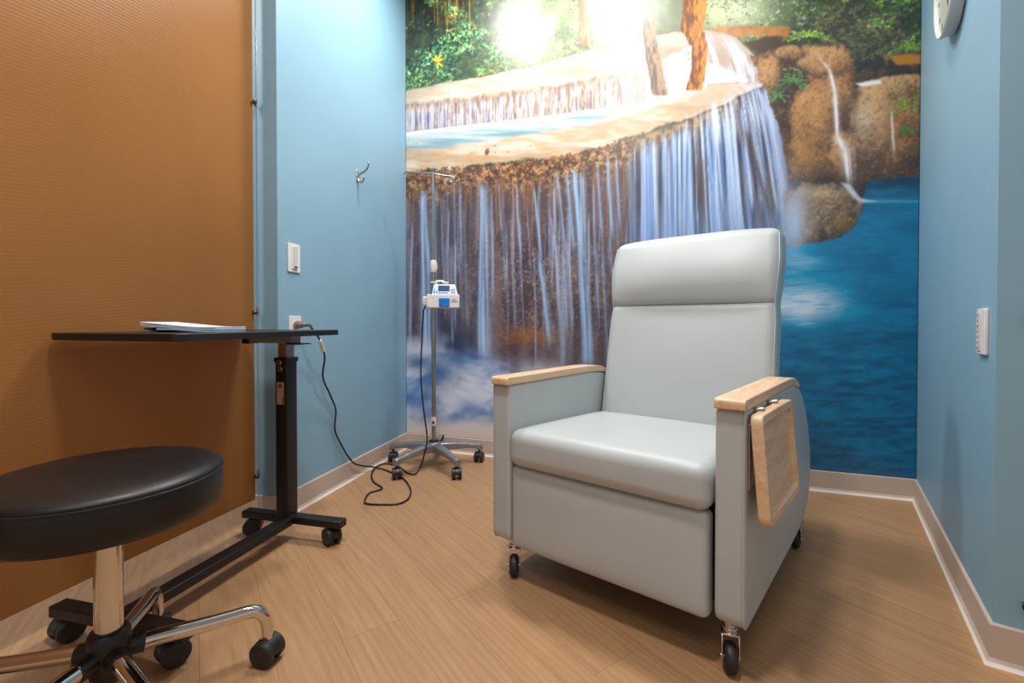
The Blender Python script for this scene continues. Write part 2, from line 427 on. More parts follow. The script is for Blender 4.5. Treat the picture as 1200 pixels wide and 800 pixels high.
    # brown slit near the right end of the curtain
    for (x0, y0, x1, y1, w) in [(862, 118, 872, 170, 3), (874, 150, 905, 260, 3.2), (820, 190, 822, 250, 4)]:
        fall(x0, y0, x1, y1, w, w, .75, (74, 56, 56), .3, 4)
    # outer shining edge
    ed = np.exp(-((X-edge+6)/6.5)**2)*ss(96, 112, Y)*ss(300, 200, Y)
    blend(ed*.8, C(206, 222, 250))
    # --- right hand rocks ---------------------------------------------------
    rk = poly([(880, 66), (900, 60), (938, 52), (985, 52), (1000, 72), (1001, 94), (1030, 92), (1092, 84), (1092, 232), (1010, 232), (985, 222), (930, 214), (922, 190), (912, 150), (902, 115)], 2, 4, .1, 81)
    nr = fbm(X*.05, Y*.05, 82, 5); nr2 = fbm(X*.4, Y*.4, 83, 3)
    blend(rk, mix(C(74, 52, 40), C(188, 140, 98), ss(.25, .75, nr*.72+nr2*.28)))
    def bump_(cx, cy, rx, ry, an, dark, light, a=.9, msk=None, tex=.3):
        c, s_ = math.cos(an), math.sin(an)
        u = ((X-cx)*c+(Y-cy)*s_)/rx+.7*(nr-.5); v = (-(X-cx)*s_+(Y-cy)*c)/ry+.6*(n2-.5)
        r2 = u*u+v*v
        h = np.sqrt(np.clip(1-r2, 0, 1))
        lit = (-.38*u-.62*v+.62*h)+tex*(nr2-.5)+.35*(nr-.5)
        m = ss(1.05, .55, r2)*a
        if msk is not None: m = m*msk
        blend(m, mix(C(*dark), C(*light), ss(-.35, 1.05, lit)))
    blend(rk*.6, C(58, 42, 38))
    DK, LT = (72, 54, 42), (232, 182, 130)
    for q in [(1056, 150, 40, 62, 0, (50, 38, 34), (170, 120, 78)), (1050, 101, 48, 17, -.08, DK, (230, 186, 140)), (1020, 150, 30, 54, .1, (76, 60, 52), (210, 174, 134)), (900, 96, 17, 36, .05, DK, LT),
              (917, 176, 9, 30, 0, (80, 56, 42), (190, 140, 96)), (985, 185, 24, 34, -.2, (72, 54, 44), (196, 148, 104)), (952, 150, 30, 66, .05, (78, 56, 42), (212, 160, 108)), (948, 196, 34, 24, 0, (56, 42, 36), (170, 124, 84)), (984, 98, 19, 52, .0, (84, 60, 46), (220, 168, 116)), (962, 72, 40, 24, .02, (90, 62, 44), (238, 188, 134)), (925, 62, 18, 11, 0, DK, (232, 186, 136)), (1046, 222, 40, 14, 0, (30, 26, 28), (66, 52, 44))]: bump_(*q[:7], a=.78, msk=rk)
    blend(rk*ss(.35, .75, nr)*ss(215, 150, Y)*.3, C(230, 182, 128))
    blend(rk*np.exp(-((X-919)/8)**2-((Y-140)/46)**2)*.8, C(50, 36, 32))
    blend(rk*np.exp(-((X-1001)/4)**2-((Y-120)/30)**2)*.5, C(56, 42, 36))
    blend(rk*ss(.62, .8, nr2)*.3, C(232, 196, 152)); blend(rk*ss(.38, .26, nr2)*.35, C(66, 46, 38))
    blend(rk*ss(196, 226, Y)*.7, C(38, 30, 30))
    blend(rk*np.exp(-((X-1012)/12)**2-((Y-140)/16)**2)*.45*(.4+nr2), C(196, 196, 184))
    blend(poly([(1002, 98), (1030, 94), (1034, 98), (1010, 102)], 1.5), C(226, 230, 232))
    for (a, b, c, d, w0, w1, al) in [(972, 78, 979, 112, 2, 3.2, .95), (978, 105, 982, 160, 3.2, 3.5, .95), (981, 155, 992, 178, 4.5, 9, .95), (992, 172, 996, 212, 7, 6, .9), (1044, 124, 1048, 178, 1.3, 2, .7), (960, 66, 972, 82, 2, 2.5, .8)]:
        fall(a, b, c, d, w0, w1, al, (234, 232, 238), .5, 3)
    fern(948, 44, 26, 1.3, (170, 200, 96)); fern(930, 95, 18, 2.4, (96, 150, 84)); fern(1070, 58, 24, 1.5, (116, 160, 66)); fern(1064, 124, 20, 2.2, (104, 140, 54)); fern(912, 112, 12, 2.4, (90, 140, 80), 6); fern(1064, 152, 12, 2.4, (70, 110, 50), 6)
    leaves(110, 1045, 1082, 95, 135, [(96, 130, 50), (120, 160, 70), (60, 90, 40)], 1.4, 4)
    leaves(90, 918, 945, 80, 105, [(90, 140, 80), (60, 100, 60), (120, 170, 100)], 1.4, 4)
    leaves(50, 900, 916, 100, 122, [(90, 140, 80), (120, 170, 100)], 1.4, 3)
    # --- turquoise pool -------------------------------------------------------
    pt = curve([(468, 640), (900, 300), (918, 292), (945, 286), (985, 278), (1004, 262), (1010, 236), (1016, 214), (1092, 204)])
    plm = ss(-2.5, 2.5, Y-pt-3*(n2-.5))*ss(740, 800, X+.0*Y)
    pn = fbm(X*.02, Y*.08, 91, 4); pn2 = fbm(X*.05, Y*.25, 92, 3)
    base = mix(C(0, 92, 136), C(4, 122, 166), ss(.3, .7, pn)*.6+np.exp(-((Y-300)/90)**2)*.35)
    blend(plm, base)
    blend(plm*ss(240, 206, Y)*.85, C(22, 40, 60))
    blend(plm*ss(.56, .75, pn2)*.35, C(36, 140, 172))
    blend(plm*ss(.5, .3, pn2)*ss(300, 480, Y)*.4, C(0, 58, 86))
    blend(np.exp(-((Y-236)/2.2)**2)*plm*ss(1008, 1025, X)*.6, C(146, 170, 182))
    # boulder at the pool edge
    bo = poly([(918, 224), (940, 214), (975, 214), (1000, 222), (1011, 240), (1003, 262), (984, 277), (948, 286), (918, 292)], 2, 3, .1, 95)
    blend(bo, mix(C(54, 46, 44), C(142, 120, 98), ss(.3, .7, fbm((X+Y*.5)*.14, (Y-X*.3)*.05, 96))))
    bump_(962, 256, 54, 44, -.15, (46, 38, 38), (164, 140, 112), .75, bo, .7)
    blend(bo*np.exp(-((X-962)/26)**2-((Y-226)/5)**2)*.7*ng*1.4, C(206, 184, 150))
    blend(bo*ss(.6, .75, nr2)*.5, C(190, 170, 142))
    blend(bo*ss(265, 288, Y+.2*(X-950))*.5, C(54, 44, 34))
    blend(bo*np.exp(-((X-990)/12)**2-((Y-262)/10)**2)*.5, C(150, 110, 50))
    blend(poly([(985, 214), (996, 216), (1008, 232), (1026, 236), (1010, 238), (1000, 232)], 2)*.85, C(206, 214, 224))
    splat(926, 207, 3, 1.6, .4, C(206, 96, 50), .9)
    # spray and foam where the curtain lands
    sprayn = fbm(X*.04, Y*.04, 101, 4)
    blend(np.exp(-((X-930)/17)**2-((Y-262)/46)**2)*.85, C(186, 208, 238))
    fm = np.exp(-((X-938)/46)**2-((Y-(356+.02*(X-930)))/21)**2)*1.2
    blend(fm*(.7+.7*sprayn), C(232, 226, 234))
    blend(np.exp(-((X-925)/60)**2-((Y-330)/62)**2)*.55*plm*(.3+pn2), C(116, 180, 212))
    blend(np.exp(-((X-940)/26)**2-((Y-306)/7)**2)*.5*plm, C(212, 226, 240))
    for k in range(70):
        x = U(925, 1010); y = 355+U(-26, 26)*(1-.2*(x-925)/85)
        splat(x, y, U(8, 20), U(.7, 1.8), U(-.25, .1), C(190, 220, 236), U(.08, .3)*(1-(x-925)/110))
    for k in range(260):
        x = U(920, 1085); y = U(290, 555)
        splat(x, y, U(6, 22), U(.6, 1.6), U(-.12, .12), C(*[(0, 86, 130), (20, 130, 174), (0, 100, 146), (50, 150, 190)][k % 4]), U(.06, .28))
    # lower face of the curtain fading into mist
    blend(cur*ss(215, 275, Y)*.45*(.5+s1), C(150, 178, 220))
    # --- churning basin at lower left ------------------------------------------
    bt = curve([(468, 405), (520, 398), (545, 410), (580, 425), (640, 432), (720, 440), (1092, 460)])
    bas = ss(-14, 14, Y-bt-20*(fbm(X*.03, Y*.03, 111)-.5))*ss(960, 900, X)*ss(930, 760, X)
    wn = fbm((X*.9-Y*.55)*.022, (Y*.9+X*.5)*.035, 112, 4)
    blend(bas, mix(C(92, 130, 186), C(222, 226, 240), ss(.28, .64, wn)))
    for (cx, cy, rx, ry, an, a, col) in [(520, 425, 34, 9, .5, .8, (206, 216, 238)), (548, 448, 22, 22, .8, .8, (222, 226, 240)), (500, 450, 20, 12, -.5, .6, (160, 180, 216)), (490, 424, 16, 9, .2, .6, (34, 56, 96)), (560, 418, 18, 8, .3, .6, (72, 98, 150)), (520, 470, 26, 10, -.2, .7, (226, 228, 240)), (556, 482, 18, 10, .4, .65, (96, 126, 178)), (496, 478, 18, 8, .4, .5, (120, 146, 196)), (570, 400, 9, 40, 0, .6, (196, 212, 242)), (530, 405, 14, 6, .1, .7, (40, 56, 96))]:
        c, s = math.cos(an), math.sin(an)
        u = ((X-cx)*c+(Y-cy)*s)/rx; v = (-(X-cx)*s+(Y-cy)*c)/ry
        blend(np.exp(-u*u-v*v)*a*(.55+.7*wn), C(*col))
    for k in range(120):
        x = U(474, 600); y = U(412, 495); q = math.atan2(y-470, x-500)
        splat(x, y, U(10, 22), U(2, 5), q*.4+.5, C(*[(222, 228, 242), (96, 126, 184), (186, 202, 232), (70, 96, 152)][k % 4]), U(.06, .22), 1.)
    blend(ss(476, 500, Y+6*(wn-.5)-.05*(X-475))*ss(860, 760, X), C(226, 216, 212))
    # --- tree trunks in front of the terrace -----------------------------------
    def trunk(pts, w, c1, c2, al=1., sd=0):
        cx = np.interp(Y, [p[1] for p in pts], [p[0] for p in pts]).astype(np.float32)
        ww = np.interp(Y, [p[1] for p in pts], w).astype(np.float32)
        q = (X-cx)/ww
        bark = fbm(X*.35, Y*.1, 121+sd, 4)
        m = ss(1.08, .92, np.abs(q)+.25*(bark-.5))*ss(pts[-1][1]+2, pts[-1][1]-2, Y)
        blend(m*al, mix(C(*c1), C(*c2), ss(.3, .7, bark+.22*q)))
    trunk([(684, -45), (686, 0), (696, 54)], [7, 9, 17], (132, 88, 62), (226, 176, 140), .75, 1)
    trunk([(754, -45), (758, 10), (764, 60), (774, 112)], [6, 6.5, 8, 9.5], (74, 58, 46), (166, 132, 100), .95, 2)
    trunk([(820, -45), (815, 0), (811, 35), (820, 55), (819, 80), (813, 106)], [13, 14, 13.5, 9, 8.5, 9.5], (110, 62, 28), (226, 144, 66), 1., 3)
    for k in range(60):
        splat(U(806, 822), U(-40, 104), U(.7, 1.4), U(1.5, 5), U(-.2, .2), C(*[(84, 50, 26), (240, 176, 96)][k % 2]), .4)
    # soft pale haze blended over the upper middle of the forest
    blend(np.exp(-((X-735)/50)**2-((Y+4)/42)**2)*.55, C(236, 234, 228))
    return np.clip(img, 0, 1)
# cheap scalar noise for leaf clumps
def vnp(x, y):
    def h(i, j):
        v = math.sin(i*127.1+j*311.7)*43758.5453; return v-math.floor(v)
    i, j = math.floor(x), math.floor(y); u, v = x-i, y-j
    u = u*u*(3-2*u); v = v*v*(3-2*v)
    return (h(i, j)*(1-u)+h(i+1, j)*u)*(1-v)+(h(i, j+1)*(1-u)+h(i+1, j+1)*u)*v
MURAL_SAT, MURAL_VAL, MURAL_ROUGH, MURAL_SPEC = 1.12, .97, .38, .75
WORLD_COL, WORLD_STR, EXPOSURE = (1., 1., .99), .36, .25
def LIGHTS():
    lamp('downlight', (-.34, 2.24, 2.985), 22, .2, (1, .97, .94))
    lamp('downlight', (.28, 1.92, 2.985), 18, .2, (1, .97, .94))
    lamp('downlight', (.87, 1.5, 2.985), 5, .16, (1, .97, .94))
    lamp('ceiling_or_fill_light', (-.2, .7, 2.985), 31, .3, (1, .97, .94))
    lamp('ceiling_or_fill_light', (-.4, -.9, 2.985), 18, 1.2, (1, .97, .94))  # large unseen fill lamp added behind the camera
    lamp('panel_backlight', (-2.3, 1.3, 2.985), 34, .5, (1, .95, .9))  # unseen lamp added beyond the amber panel to make it glow
# ------------------------------------------------------------------ materials
M_wall = plain('blue wall paint', (132, 171, 192), .5, var=.015, scale=3, bump=.12, bscale=220)
M_ceil = plain('white ceiling paint', (232, 230, 226), .8, var=.01)
M_base = plain('beige vinyl cove base', (196, 178, 164), .5, var=.02, scale=4)
M_caulk = plain('white caulk', (232, 226, 220), .6, var=.02)
M_grey = plain('grey moulded steel', (146, 144, 146), .34, .6, var=.05)
M_black = plain('black powder coat', (20, 18, 19), .42, var=.12, scale=40, bump=.1)
M_blackplastic = plain('black plastic', (24, 22, 23), .38, var=.1)
M_rubber = plain('dark rubber wheel', (34, 30, 31), .5, var=.1)
M_chrome = plain('polished chrome', (214, 210, 206), .07, 1., var=.02)
M_steel = plain('brushed steel', (176, 172, 168), .26, 1., var=.05)
M_white = plain('white plastic', (226, 222, 220), .4, var=.015)
M_offwhite = plain('light grey plastic', (206, 204, 202), .42, var=.02)
M_blackvinyl = plain('black vinyl', (13, 11, 12), .42, var=.12, scale=30, bump=.18, bscale=420)
M_vinyl = plain('pale grey green vinyl', (179, 186, 188), .42, var=.012, scale=6, bump=.1, bscale=500)
M_bronze = plain('bronze metal', (128, 86, 52), .35, .8, var=.08)
M_label = plain('tan paper label', (196, 160, 130), .6, var=.04)
M_ink = plain('dark ink', (58, 40, 36), .6)
M_tag = plain('cream cord tag', (222, 206, 178), .5)
M_cord = plain('black cord', (22, 20, 21), .45)
M_blue = plain('bright blue plastic', (16, 116, 206), .35, var=.06)
M_paleblue = plain('pale blue panel film', (168, 198, 224), .4, var=.03)
M_pink = plain('magenta key', (226, 60, 176), .4)
M_green = plain('teal key', (66, 164, 160), .4)
M_bracket = plain('grey painted steel', (150, 152, 160), .35, .3)
M_brownreflect = plain('metal with brown reflection', (158, 108, 68), .4, .2)  # brown reflection on the column front, painted into the metal colour
M_dark = plain('dark gap', (22, 20, 20), .7)
M_screen = plain('lcd glass', (44, 70, 110), .15, var=.05)
M_clockface = plain('clock face', (176, 186, 168), .3, var=.03)
M_clear = plain('clear plug plastic', (120, 108, 104), .25, var=.2, scale=120)

def wood_mat(name, a, b, c, sc=(1, 1, 1), rough=.4):
    t = NT(name); v = t.coord(sc)
    f = t.noise(v, 9, 6, .6, .6); g = t.noise(v, 60, 3, .5, .2)
    mx = t.n('ShaderNodeMath', operation='MULTIPLY_ADD'); mx.inputs[1].default_value = .35
    t.l(g, mx.inputs[0]); t.l(f, mx.inputs[2])
    t.l(t.ramp(mx.outputs[0], [(.42, a), (.66, b), (.9, c)]), t.b.inputs['Base Color'])
    t.p(Roughness=rough); return t.m
M_maple = wood_mat('maple wood', (196, 156, 118), (216, 182, 146), (228, 200, 168), (6, .6, 6), .38)

# floor planks (vinyl, oak look) laid diagonally
def floor_mat():
    t = NT('oak look vinyl plank')
    tc = t.n('ShaderNodeTexCoord'); mp = t.n('ShaderNodeMapping')
    mp.inputs['Rotation'].default_value = (0, 0, -(math.atan2(.825, -.565)))
    t.l(tc.outputs['Object'], mp.inputs['Vector']); v = mp.outputs['Vector']
    sx = t.n('ShaderNodeSeparateXYZ'); t.l(v, sx.inputs[0])
    br = t.n('ShaderNodeTexBrick'); br.offset = .37; br.inputs['Scale'].default_value = 1.
    br.inputs['Brick Width'].default_value = 1.22; br.inputs['Row Height'].default_value = .152
    br.inputs['Mortar Size'].default_value = .0009; br.inputs['Mortar Smooth'].default_value = .4
    br.inputs['Color1'].default_value = (.1, .1, .1, 1); br.inputs['Color2'].default_value = (.9, .9, .9, 1); br.inputs['Mortar'].default_value = (.5, .5, .5, 1)
    t.l(v, br.inputs['Vector'])
    # shift the grain per plank
    cm = t.n('ShaderNodeCombineXYZ'); mu = t.n('ShaderNodeMath', operation='MULTIPLY'); mu.inputs[1].default_value = 7.
    sc = t.n('ShaderNodeSeparateColor'); t.l(br.outputs['Color'], sc.inputs[0]); t.l(sc.outputs[0], mu.inputs[0]); t.l(mu.outputs[0], cm.inputs[2])
    ad = t.n('ShaderNodeVectorMath', operation='ADD'); t.l(v, ad.inputs[0]); t.l(cm.outputs[0], ad.inputs[1])
    def scl(vec, s):
        m = t.n('ShaderNodeMapping'); m.inputs['Scale'].default_value = s; t.l(vec, m.inputs['Vector']); return m.outputs['Vector']
    g1 = t.noise(scl(ad.outputs[0], (1.3, 26, 3)), 1.6, 7, .66, .35)
    g2 = t.noise(scl(ad.outputs[0], (6, 160, 3)), 1.0, 4, .6, .3)
    # cathedral figure: distorted rings
    wv = t.n('ShaderNodeTexWave', wave_type='RINGS', rings_direction='Z'); wv.inputs['Scale'].default_value = 2.2; wv.inputs['Distortion'].default_value = 7.; wv.inputs['Detail'].default_value = 3.; wv.inputs['Detail Scale'].default_value = 1.2
    t.l(scl(ad.outputs[0], (.9, 7, 2)), wv.inputs['Vector'])
    def madd(a, k, b):
        m = t.n('ShaderNodeMath', operation='MULTIPLY_ADD'); t.l(a, m.inputs[0]); m.inputs[1].default_value = k
        if isinstance(b, float): m.inputs[2].default_value = b
        else: t.l(b, m.inputs[2])
        return m.outputs[0]
    s = madd(wv.outputs['Fac'], .08, madd(g2, .22, madd(sc.outputs[0], .06, madd(g1, .40, .12))))
    col = t.ramp(s, [(.18, (118, 85, 58)), (.40, (156, 119, 84)), (.58, (174, 135, 97)), (.85, (192, 155, 116))])
    mx = t.n('ShaderNodeMix', data_type='RGBA', blend_type='MULTIPLY'); t.l(br.outputs['Fac'], mx.inputs['Factor']); t.l(col, mx.inputs[6]); mx.inputs[7].default_value = (.62, .55, .5, 1)
    t.l(mx.outputs[2], t.b.inputs['Base Color'])
    t.p(Roughness=.42); t.b.inputs['Specular IOR Level'].default_value = .35
    t.bump(s, .08, .001)
    return t.m
M_floor = floor_mat()

# ribbed amber resin sheet
def resin_mat():
    t = NT('ribbed amber resin'); v = t.coord()
    tc = t.n('ShaderNodeSeparateXYZ'); t.l(v, tc.inputs[0])
    w = t.n('ShaderNodeTexWave', wave_type='BANDS', bands_direction='Z', wave_profile='SIN'); w.inputs['Scale'].default_value = 32; w.inputs['Distortion'].default_value = 0
    t.l(t.coord((1, 1, 1), (math.radians(-7), 0, 0)), w.inputs['Vector'])
    f = t.noise(v, 1.3, 3)
    t.l(t.ramp(f, [(.3, (154, 110, 60)), (.7, (170, 122, 68))]), t.b.inputs['Base Color'])
    t.p(Roughness=.32)
    t.b.inputs['Specular IOR Level'].default_value = .5
    t.bump(w.outputs['Fac'], .07, .0022)
    tr = t.n('ShaderNodeBsdfTranslucent'); tr.inputs['Color'].default_value = rgba((218, 156, 84))
    mx = t.n('ShaderNodeMixShader'); mx.inputs[0].default_value = .35
    t.l(t.b.outputs[0], mx.inputs[1]); t.l(tr.outputs[0], mx.inputs[2]); t.l(mx.outputs[0], t.out.inputs['Surface'])
    return t.m
M_resin = resin_mat()

# ------------------------------------------------------------------ room plan (metres; camera stands at 0,0)
A_L = Vector((-.965, 1.9)); C_L = Vector((-.692, 3.02)); C_R = Vector((1.864, 2.115)); A_R = Vector((1.157, 1.1))
CEIL = 3.0
def frame(a, b):
    """local frame along the floor line a->b : x along the wall, y = into the room on the right hand side"""
    d = (b-a).normalized(); return d, Vector((d.y, -d.x)), (b-a).length
def wall_matrix(a, b):
    d, n, l = frame(a, b)
    return Matrix(((d.x, n.x, 0, a.x), (d.y, n.y, 0, a.y), (0, 0, 1, 0), (0, 0, 0, 1))), l
def poly_slab(name, pts, z0, z1, mat):
    bm = bmesh.new(); prism(bm, pts, 2, z0, z1); return struct(mesh_obj(name, bm, mat, smooth=0))
dl, nl, ll = frame(A_L, C_L); dr, nr_, lr = frame(C_R, A_R); db, nb, lb = frame(C_L, C_R)
TH = .135
bm = bmesh.new(); box(bm, -4.2, 4.2, -3.2, 4.6, -.08, 0); struct(mesh_obj('floor', bm, M_floor, smooth=0))
bm = bmesh.new(); box(bm, -4.2, 4.2, -3.2, 4.6, CEIL, CEIL+.08); struct(mesh_obj('ceiling', bm, M_ceil, smooth=0))
# left partition: slab ending in a wall end that faces the camera
pA, pC = A_L, C_L
poly_slab('wall_left', [tuple(pA), tuple(pC), tuple(pC-nl*TH), tuple(pA-nl*TH)], 0, CEIL, M_wall)
e = C_L-db*1.6; e2 = C_R+db*.5
poly_slab('wall_back', [tuple(e), tuple(e2), tuple(e2-nb*.12), tuple(e-nb*.12)], 0, CEIL, M_wall)
# right wall: slab, its near end turns away to the right
R3 = A_R-nr_*1.1
poly_slab('wall_right', [tuple(C_R), tuple(A_R), tuple(R3), tuple(C_R-nr_*1.1)], 0, CEIL, M_wall)

# baseboards with a coved foot and a caulk line
def baseboard(name, segs, h=.1, t=.007):
    bm = bmesh.new()
    prof = [(0, 0), (.017, 0), (.012, .009), (t, .018), (t, h-.004), (t-.003, h), (0, h)]
    for a, b, ea, eb in segs:
        Mx, l = wall_matrix(a, b)
        rows = []
        for xx, ex in ((0, ea), (l, eb)):
            rows.append([bm.verts.new(Mx @ Vector((xx+ex*p[0], p[0], p[1]))) for p in prof])
        n = len(prof)
        for i in range(n):
            f = bm.faces.new([rows[0][i], rows[0][(i+1) % n], rows[1][(i+1) % n], rows[1][i]])
            f.material_index = 1 if i == 1 else 0
        bm.faces.new(rows[0]); bm.faces.new(rows[1][::-1])
    return struct(mesh_obj(name, bm, [M_base, M_caulk], smooth=0))
baseboard('baseboard_left', [(A_L-nl*TH, A_L, 0, 1), (A_L, C_L, -1, -1)])
baseboard('baseboard_back', [(C_L, C_R, 1, -1)])
baseboard('baseboard_right', [(C_R, A_R, 1, 1), (A_R, R3, -1, 0)])

# ------------------------------------------------------------------ mural on the back wall
def build_mural():
    art = paint_mural()
    Hn, Wn = art.shape[:2]
    f = 540.; cam = .82; pp = math.radians(.7); cy = 378+f*math.tan(pp)
    z0, z1 = .1, 2.99; nu = 560; nv = 590
    u = np.linspace(0.002, lb-.002, nu); v = np.linspace(z0, z1, nv)
    Uu, Vv = np.meshgrid(u, v)
    Xw = C_L.x+db.x*Uu; Yw = C_L.y+db.y*Uu
    # the picture was printed for a viewer standing at the door: map wall position to artwork position
    y = Vv-cam; z = Yw*math.cos(pp)-y*math.sin(pp); yy = y*math.cos(pp)+Yw*math.sin(pp)
    px = 600+f*Xw/z; py = cy-f*yy/z
    ix = np.clip((px-MX0)*MS-.5, 0, Wn-1.001); iy = np.clip((py-MY0)*MS-.5, 0, Hn-1.001)
    i0 = ix.astype(int); j0 = iy.astype(int); fx = (ix-i0)[..., None]; fy = (iy-j0)[..., None]
    c = (art[j0, i0]*(1-fx)+art[j0, i0+1]*fx)*(1-fy)+(art[j0+1, i0]*(1-fx)+art[j0+1, i0+1]*fx)*fy
    c = np.where(c <= .04045, c/12.92, ((c+.055)/1.055)**2.4)
    T = .003
    co = np.stack([Xw+nb.x*T, Yw+nb.y*T, Vv], -1).reshape(-1, 3)
    me = bpy.data.meshes.new('waterfall_mural')
    N = nu*nv
    idx = np.arange(N).reshape(nv, nu)
    q = np.stack([idx[:-1, :-1], idx[:-1, 1:], idx[1:, 1:], idx[1:, :-1]], -1).reshape(-1, 4)
    # thin backing: border strip + one back face
    back = np.array([[C_L.x+db.x*a, C_L.y+db.y*a, b] for a, b in ((u[0], z0), (u[-1], z0), (u[-1], z1), (u[0], z1))])
    co = np.concatenate([co, back])
    me.vertices.add(len(co)); me.vertices.foreach_set('co', co.astype(np.float32).ravel())
    loops = list(q.ravel()); starts = list(range(0, len(q)*4, 4)); tot = [4]*len(q)
    corners = [idx[0, 0], idx[0, -1], idx[-1, -1], idx[-1, 0]]
    edges = [idx[0, :], idx[:, -1], idx[-1, ::-1], idx[::-1, 0]]
    for k in range(4):
        face = [int(i) for i in edges[k][::-1]]+[N+k, N+(k+1) % 4]
        starts.append(len(loops)); tot.append(len(face)); loops += face
    starts.append(len(loops)); tot.append(4); loops += [N+3, N+2, N+1, N]
    me.loops.add(len(loops)); me.polygons.add(len(starts))
    me.loops.foreach_set('vertex_index', np.array(loops, np.int32))
    me.polygons.foreach_set('loop_start', np.array(starts, np.int32))
    me.update(calc_edges=True)
    at = me.color_attributes.new('print', 'FLOAT_COLOR', 'POINT')
    cc = np.ones((len(co), 4), np.float32); cc[:N, :3] = c.reshape(-1, 3)
    at.data.foreach_set('color', cc.ravel())
    t = NT('printed wall mural'); a = t.n('ShaderNodeVertexColor', layer_name='print')
    hs = t.n('ShaderNodeHueSaturation'); hs.inputs['Saturation'].default_value = MURAL_SAT; hs.inputs['Value'].default_value = MURAL_VAL
    t.l(a.outputs['Color'], hs.inputs['Color'])
    # fine print grain
    g = t.noise(t.coord(), 420, 2); mx = t.n('ShaderNodeMix', data_type='RGBA', blend_type='OVERLAY'); mx.inputs['Factor'].default_value = .12
    t.l(hs.outputs['Color'], mx.inputs[6]); t.l(t.ramp(g, [(.3, (90, 90, 90)), (.7, (210, 210, 210))]), mx.inputs[7])
    t.l(mx.outputs[2], t.b.inputs['Base Color'])
    t.p(Roughness=MURAL_ROUGH); t.b.inputs['Specular IOR Level'].default_value = MURAL_SPEC
    me.materials.append(t.m)
    o = bpy.data.objects.new('waterfall_mural', me); COL.objects.link(o)
    tag(o, 'large printed mural of a forest waterfall and turquoise pool covering the far wall', 'mural')
build_mural()

# ------------------------------------------------------------------ resin divider panel
dP = dl; nP = nl
panel_end = Vector((-1.060, 1.895))
pw = 2.15
pan = thing('divider_panel', 'tall amber ribbed resin panel left of the blue wall end', 'panel', (panel_end.x, panel_end.y, 0), math.atan2(dP.y, dP.x)-PI/2)
# local: y = along panel away from camera, x = into the bay
bm = bmesh.new(); box(bm, -.012, 0, -pw, 0, .091, 2.55); mesh_obj('resin_sheet', bm, M_resin, pan, smooth=0, bevel=.0015)
bm = bmesh.new(); cyl(bm, (.006, .012, 0), (.006, .012, CEIL), .0016, 8); mesh_obj('cable', bm, M_steel, pan)
for z in (.187, .862, 1.72):
    bm = bmesh.new(); cyl(bm, (-.018, -.004, z), (.010, -.004, z), .009, 20); cyl(bm, (.004, .012, z-.012), (.004, .012, z+.02), .0055, 14)
    cyl(bm, (-.002, -.004, z), (-.002, .018, z), .006, 12)
    c = mesh_obj('cable_clamp', bm, M_steel, pan)
    bm = bmesh.new(); lathe(bm, [(.004, 0), (.008, .001), (.009, .004), (.006, .008), (.001, .009)], 18, Matrix.Translation((.010, -.004, z)) @ Matrix.Rotation(PI/2, 4, 'Y')); mesh_obj('knob', bm, M_bronze, c)

# ------------------------------------------------------------------ fittings on the left wall (local: x along wall, -y... into room = +y)
ML, _ = wall_matrix(A_L, C_L)
rzL = math.atan2(dl.y, dl.x)
def on_left(name, label, cat, u, z):
    # local x: into the room, local y: along the wall away from the camera
    p = A_L+dl*u; return thing(name, label, cat, (p.x, p.y, z), math.atan2(dl.y, dl.x)-PI/2)
def plate(bm, w, h, t, x=0):
    pts = rounded([(-w/2, -h/2), (w/2, -h/2), (w/2, h/2), (-w/2, h/2)], .004, 3)
    prism(bm, pts, 0, x, x+t)
sw = on_left('light_switch', 'white dimmer light switch on the blue wall above the outlet', 'light switch', .093, 1.098)
bm = bmesh.new(); plate(bm, .074, .122, .006); mesh_obj('cover_plate', bm, M_white, sw, bevel=.0015)
bm = bmesh.new(); box(bm, .005, .0095, -.017, .017, -.048, .048); mesh_obj('paddle', bm, M_white, sw, bevel=.001)
bm = bmesh.new(); box(bm, .009, .013, -.010, .011, -.046, .050, Matrix.Rotation(.02, 4, 'Y')); mesh_obj('slider', bm, M_offwhite, sw, bevel=.001)
bm = bmesh.new(); box(bm, .012, .0142, -.008, .010, -.041, -.036); tg = mesh_obj('slider_mark', bm, M_dark, sw, smooth=0)
ou = on_left('wall_outlet', 'white wall outlet behind the overbed table with a plug in it', 'outlet', .099, .79)
bm = bmesh.new(); plate(bm, .075, .118, .005); mesh_obj('cover_plate', bm, M_white, ou, bevel=.0015)
for z in (.022, -.022):
    bm = bmesh.new(); lathe(bm, [(.0165, 0), (.0165, .003)], 24, Matrix.Translation((.0045, 0, z)) @ Matrix.Rotation(PI/2, 4, 'Y'))
    for y in (-.006, .006): box(bm, .0074, .0078, y-.0012, y+.0012, z-.001, z+.007, mi=1)
    mesh_obj('socket', bm, [M_offwhite, M_dark], ou)
bm = bmesh.new(); lathe(bm, [(.003, 0), (.003, .0012)], 10, Matrix.Translation((.005, 0, 0)) @ Matrix.Rotation(PI/2, 4, 'Y')); mesh_obj('screw', bm, M_steel, ou)
hk = on_left('coat_hook', 'small chrome double coat hook high on the left blue wall', 'hook', .585, 1.60)
bm = bmesh.new(); box(bm, 0, .004, -.009, .009, -.03, .035); mesh_obj('back_plate', bm, M_steel, hk, bevel=.0015)
bm = bmesh.new(); tube(bm, [(.003, 0, -.005), (.014, 0, .01), (.035, 0, .02), (.055, 0, .032), (.066, 0, .05), (.068, 0, .06)], [.0055, .0045], 10); mesh_obj('upper_prong', bm, M_steel, hk)
bm = bmesh.new(); tube(bm, [(.003, 0, -.012), (.012, 0, -.028), (.026, 0, -.032), (.036, 0, -.024), (.040, 0, -.012)], [.0055, .0045], 10); mesh_obj('lower_prong', bm, M_steel, hk)
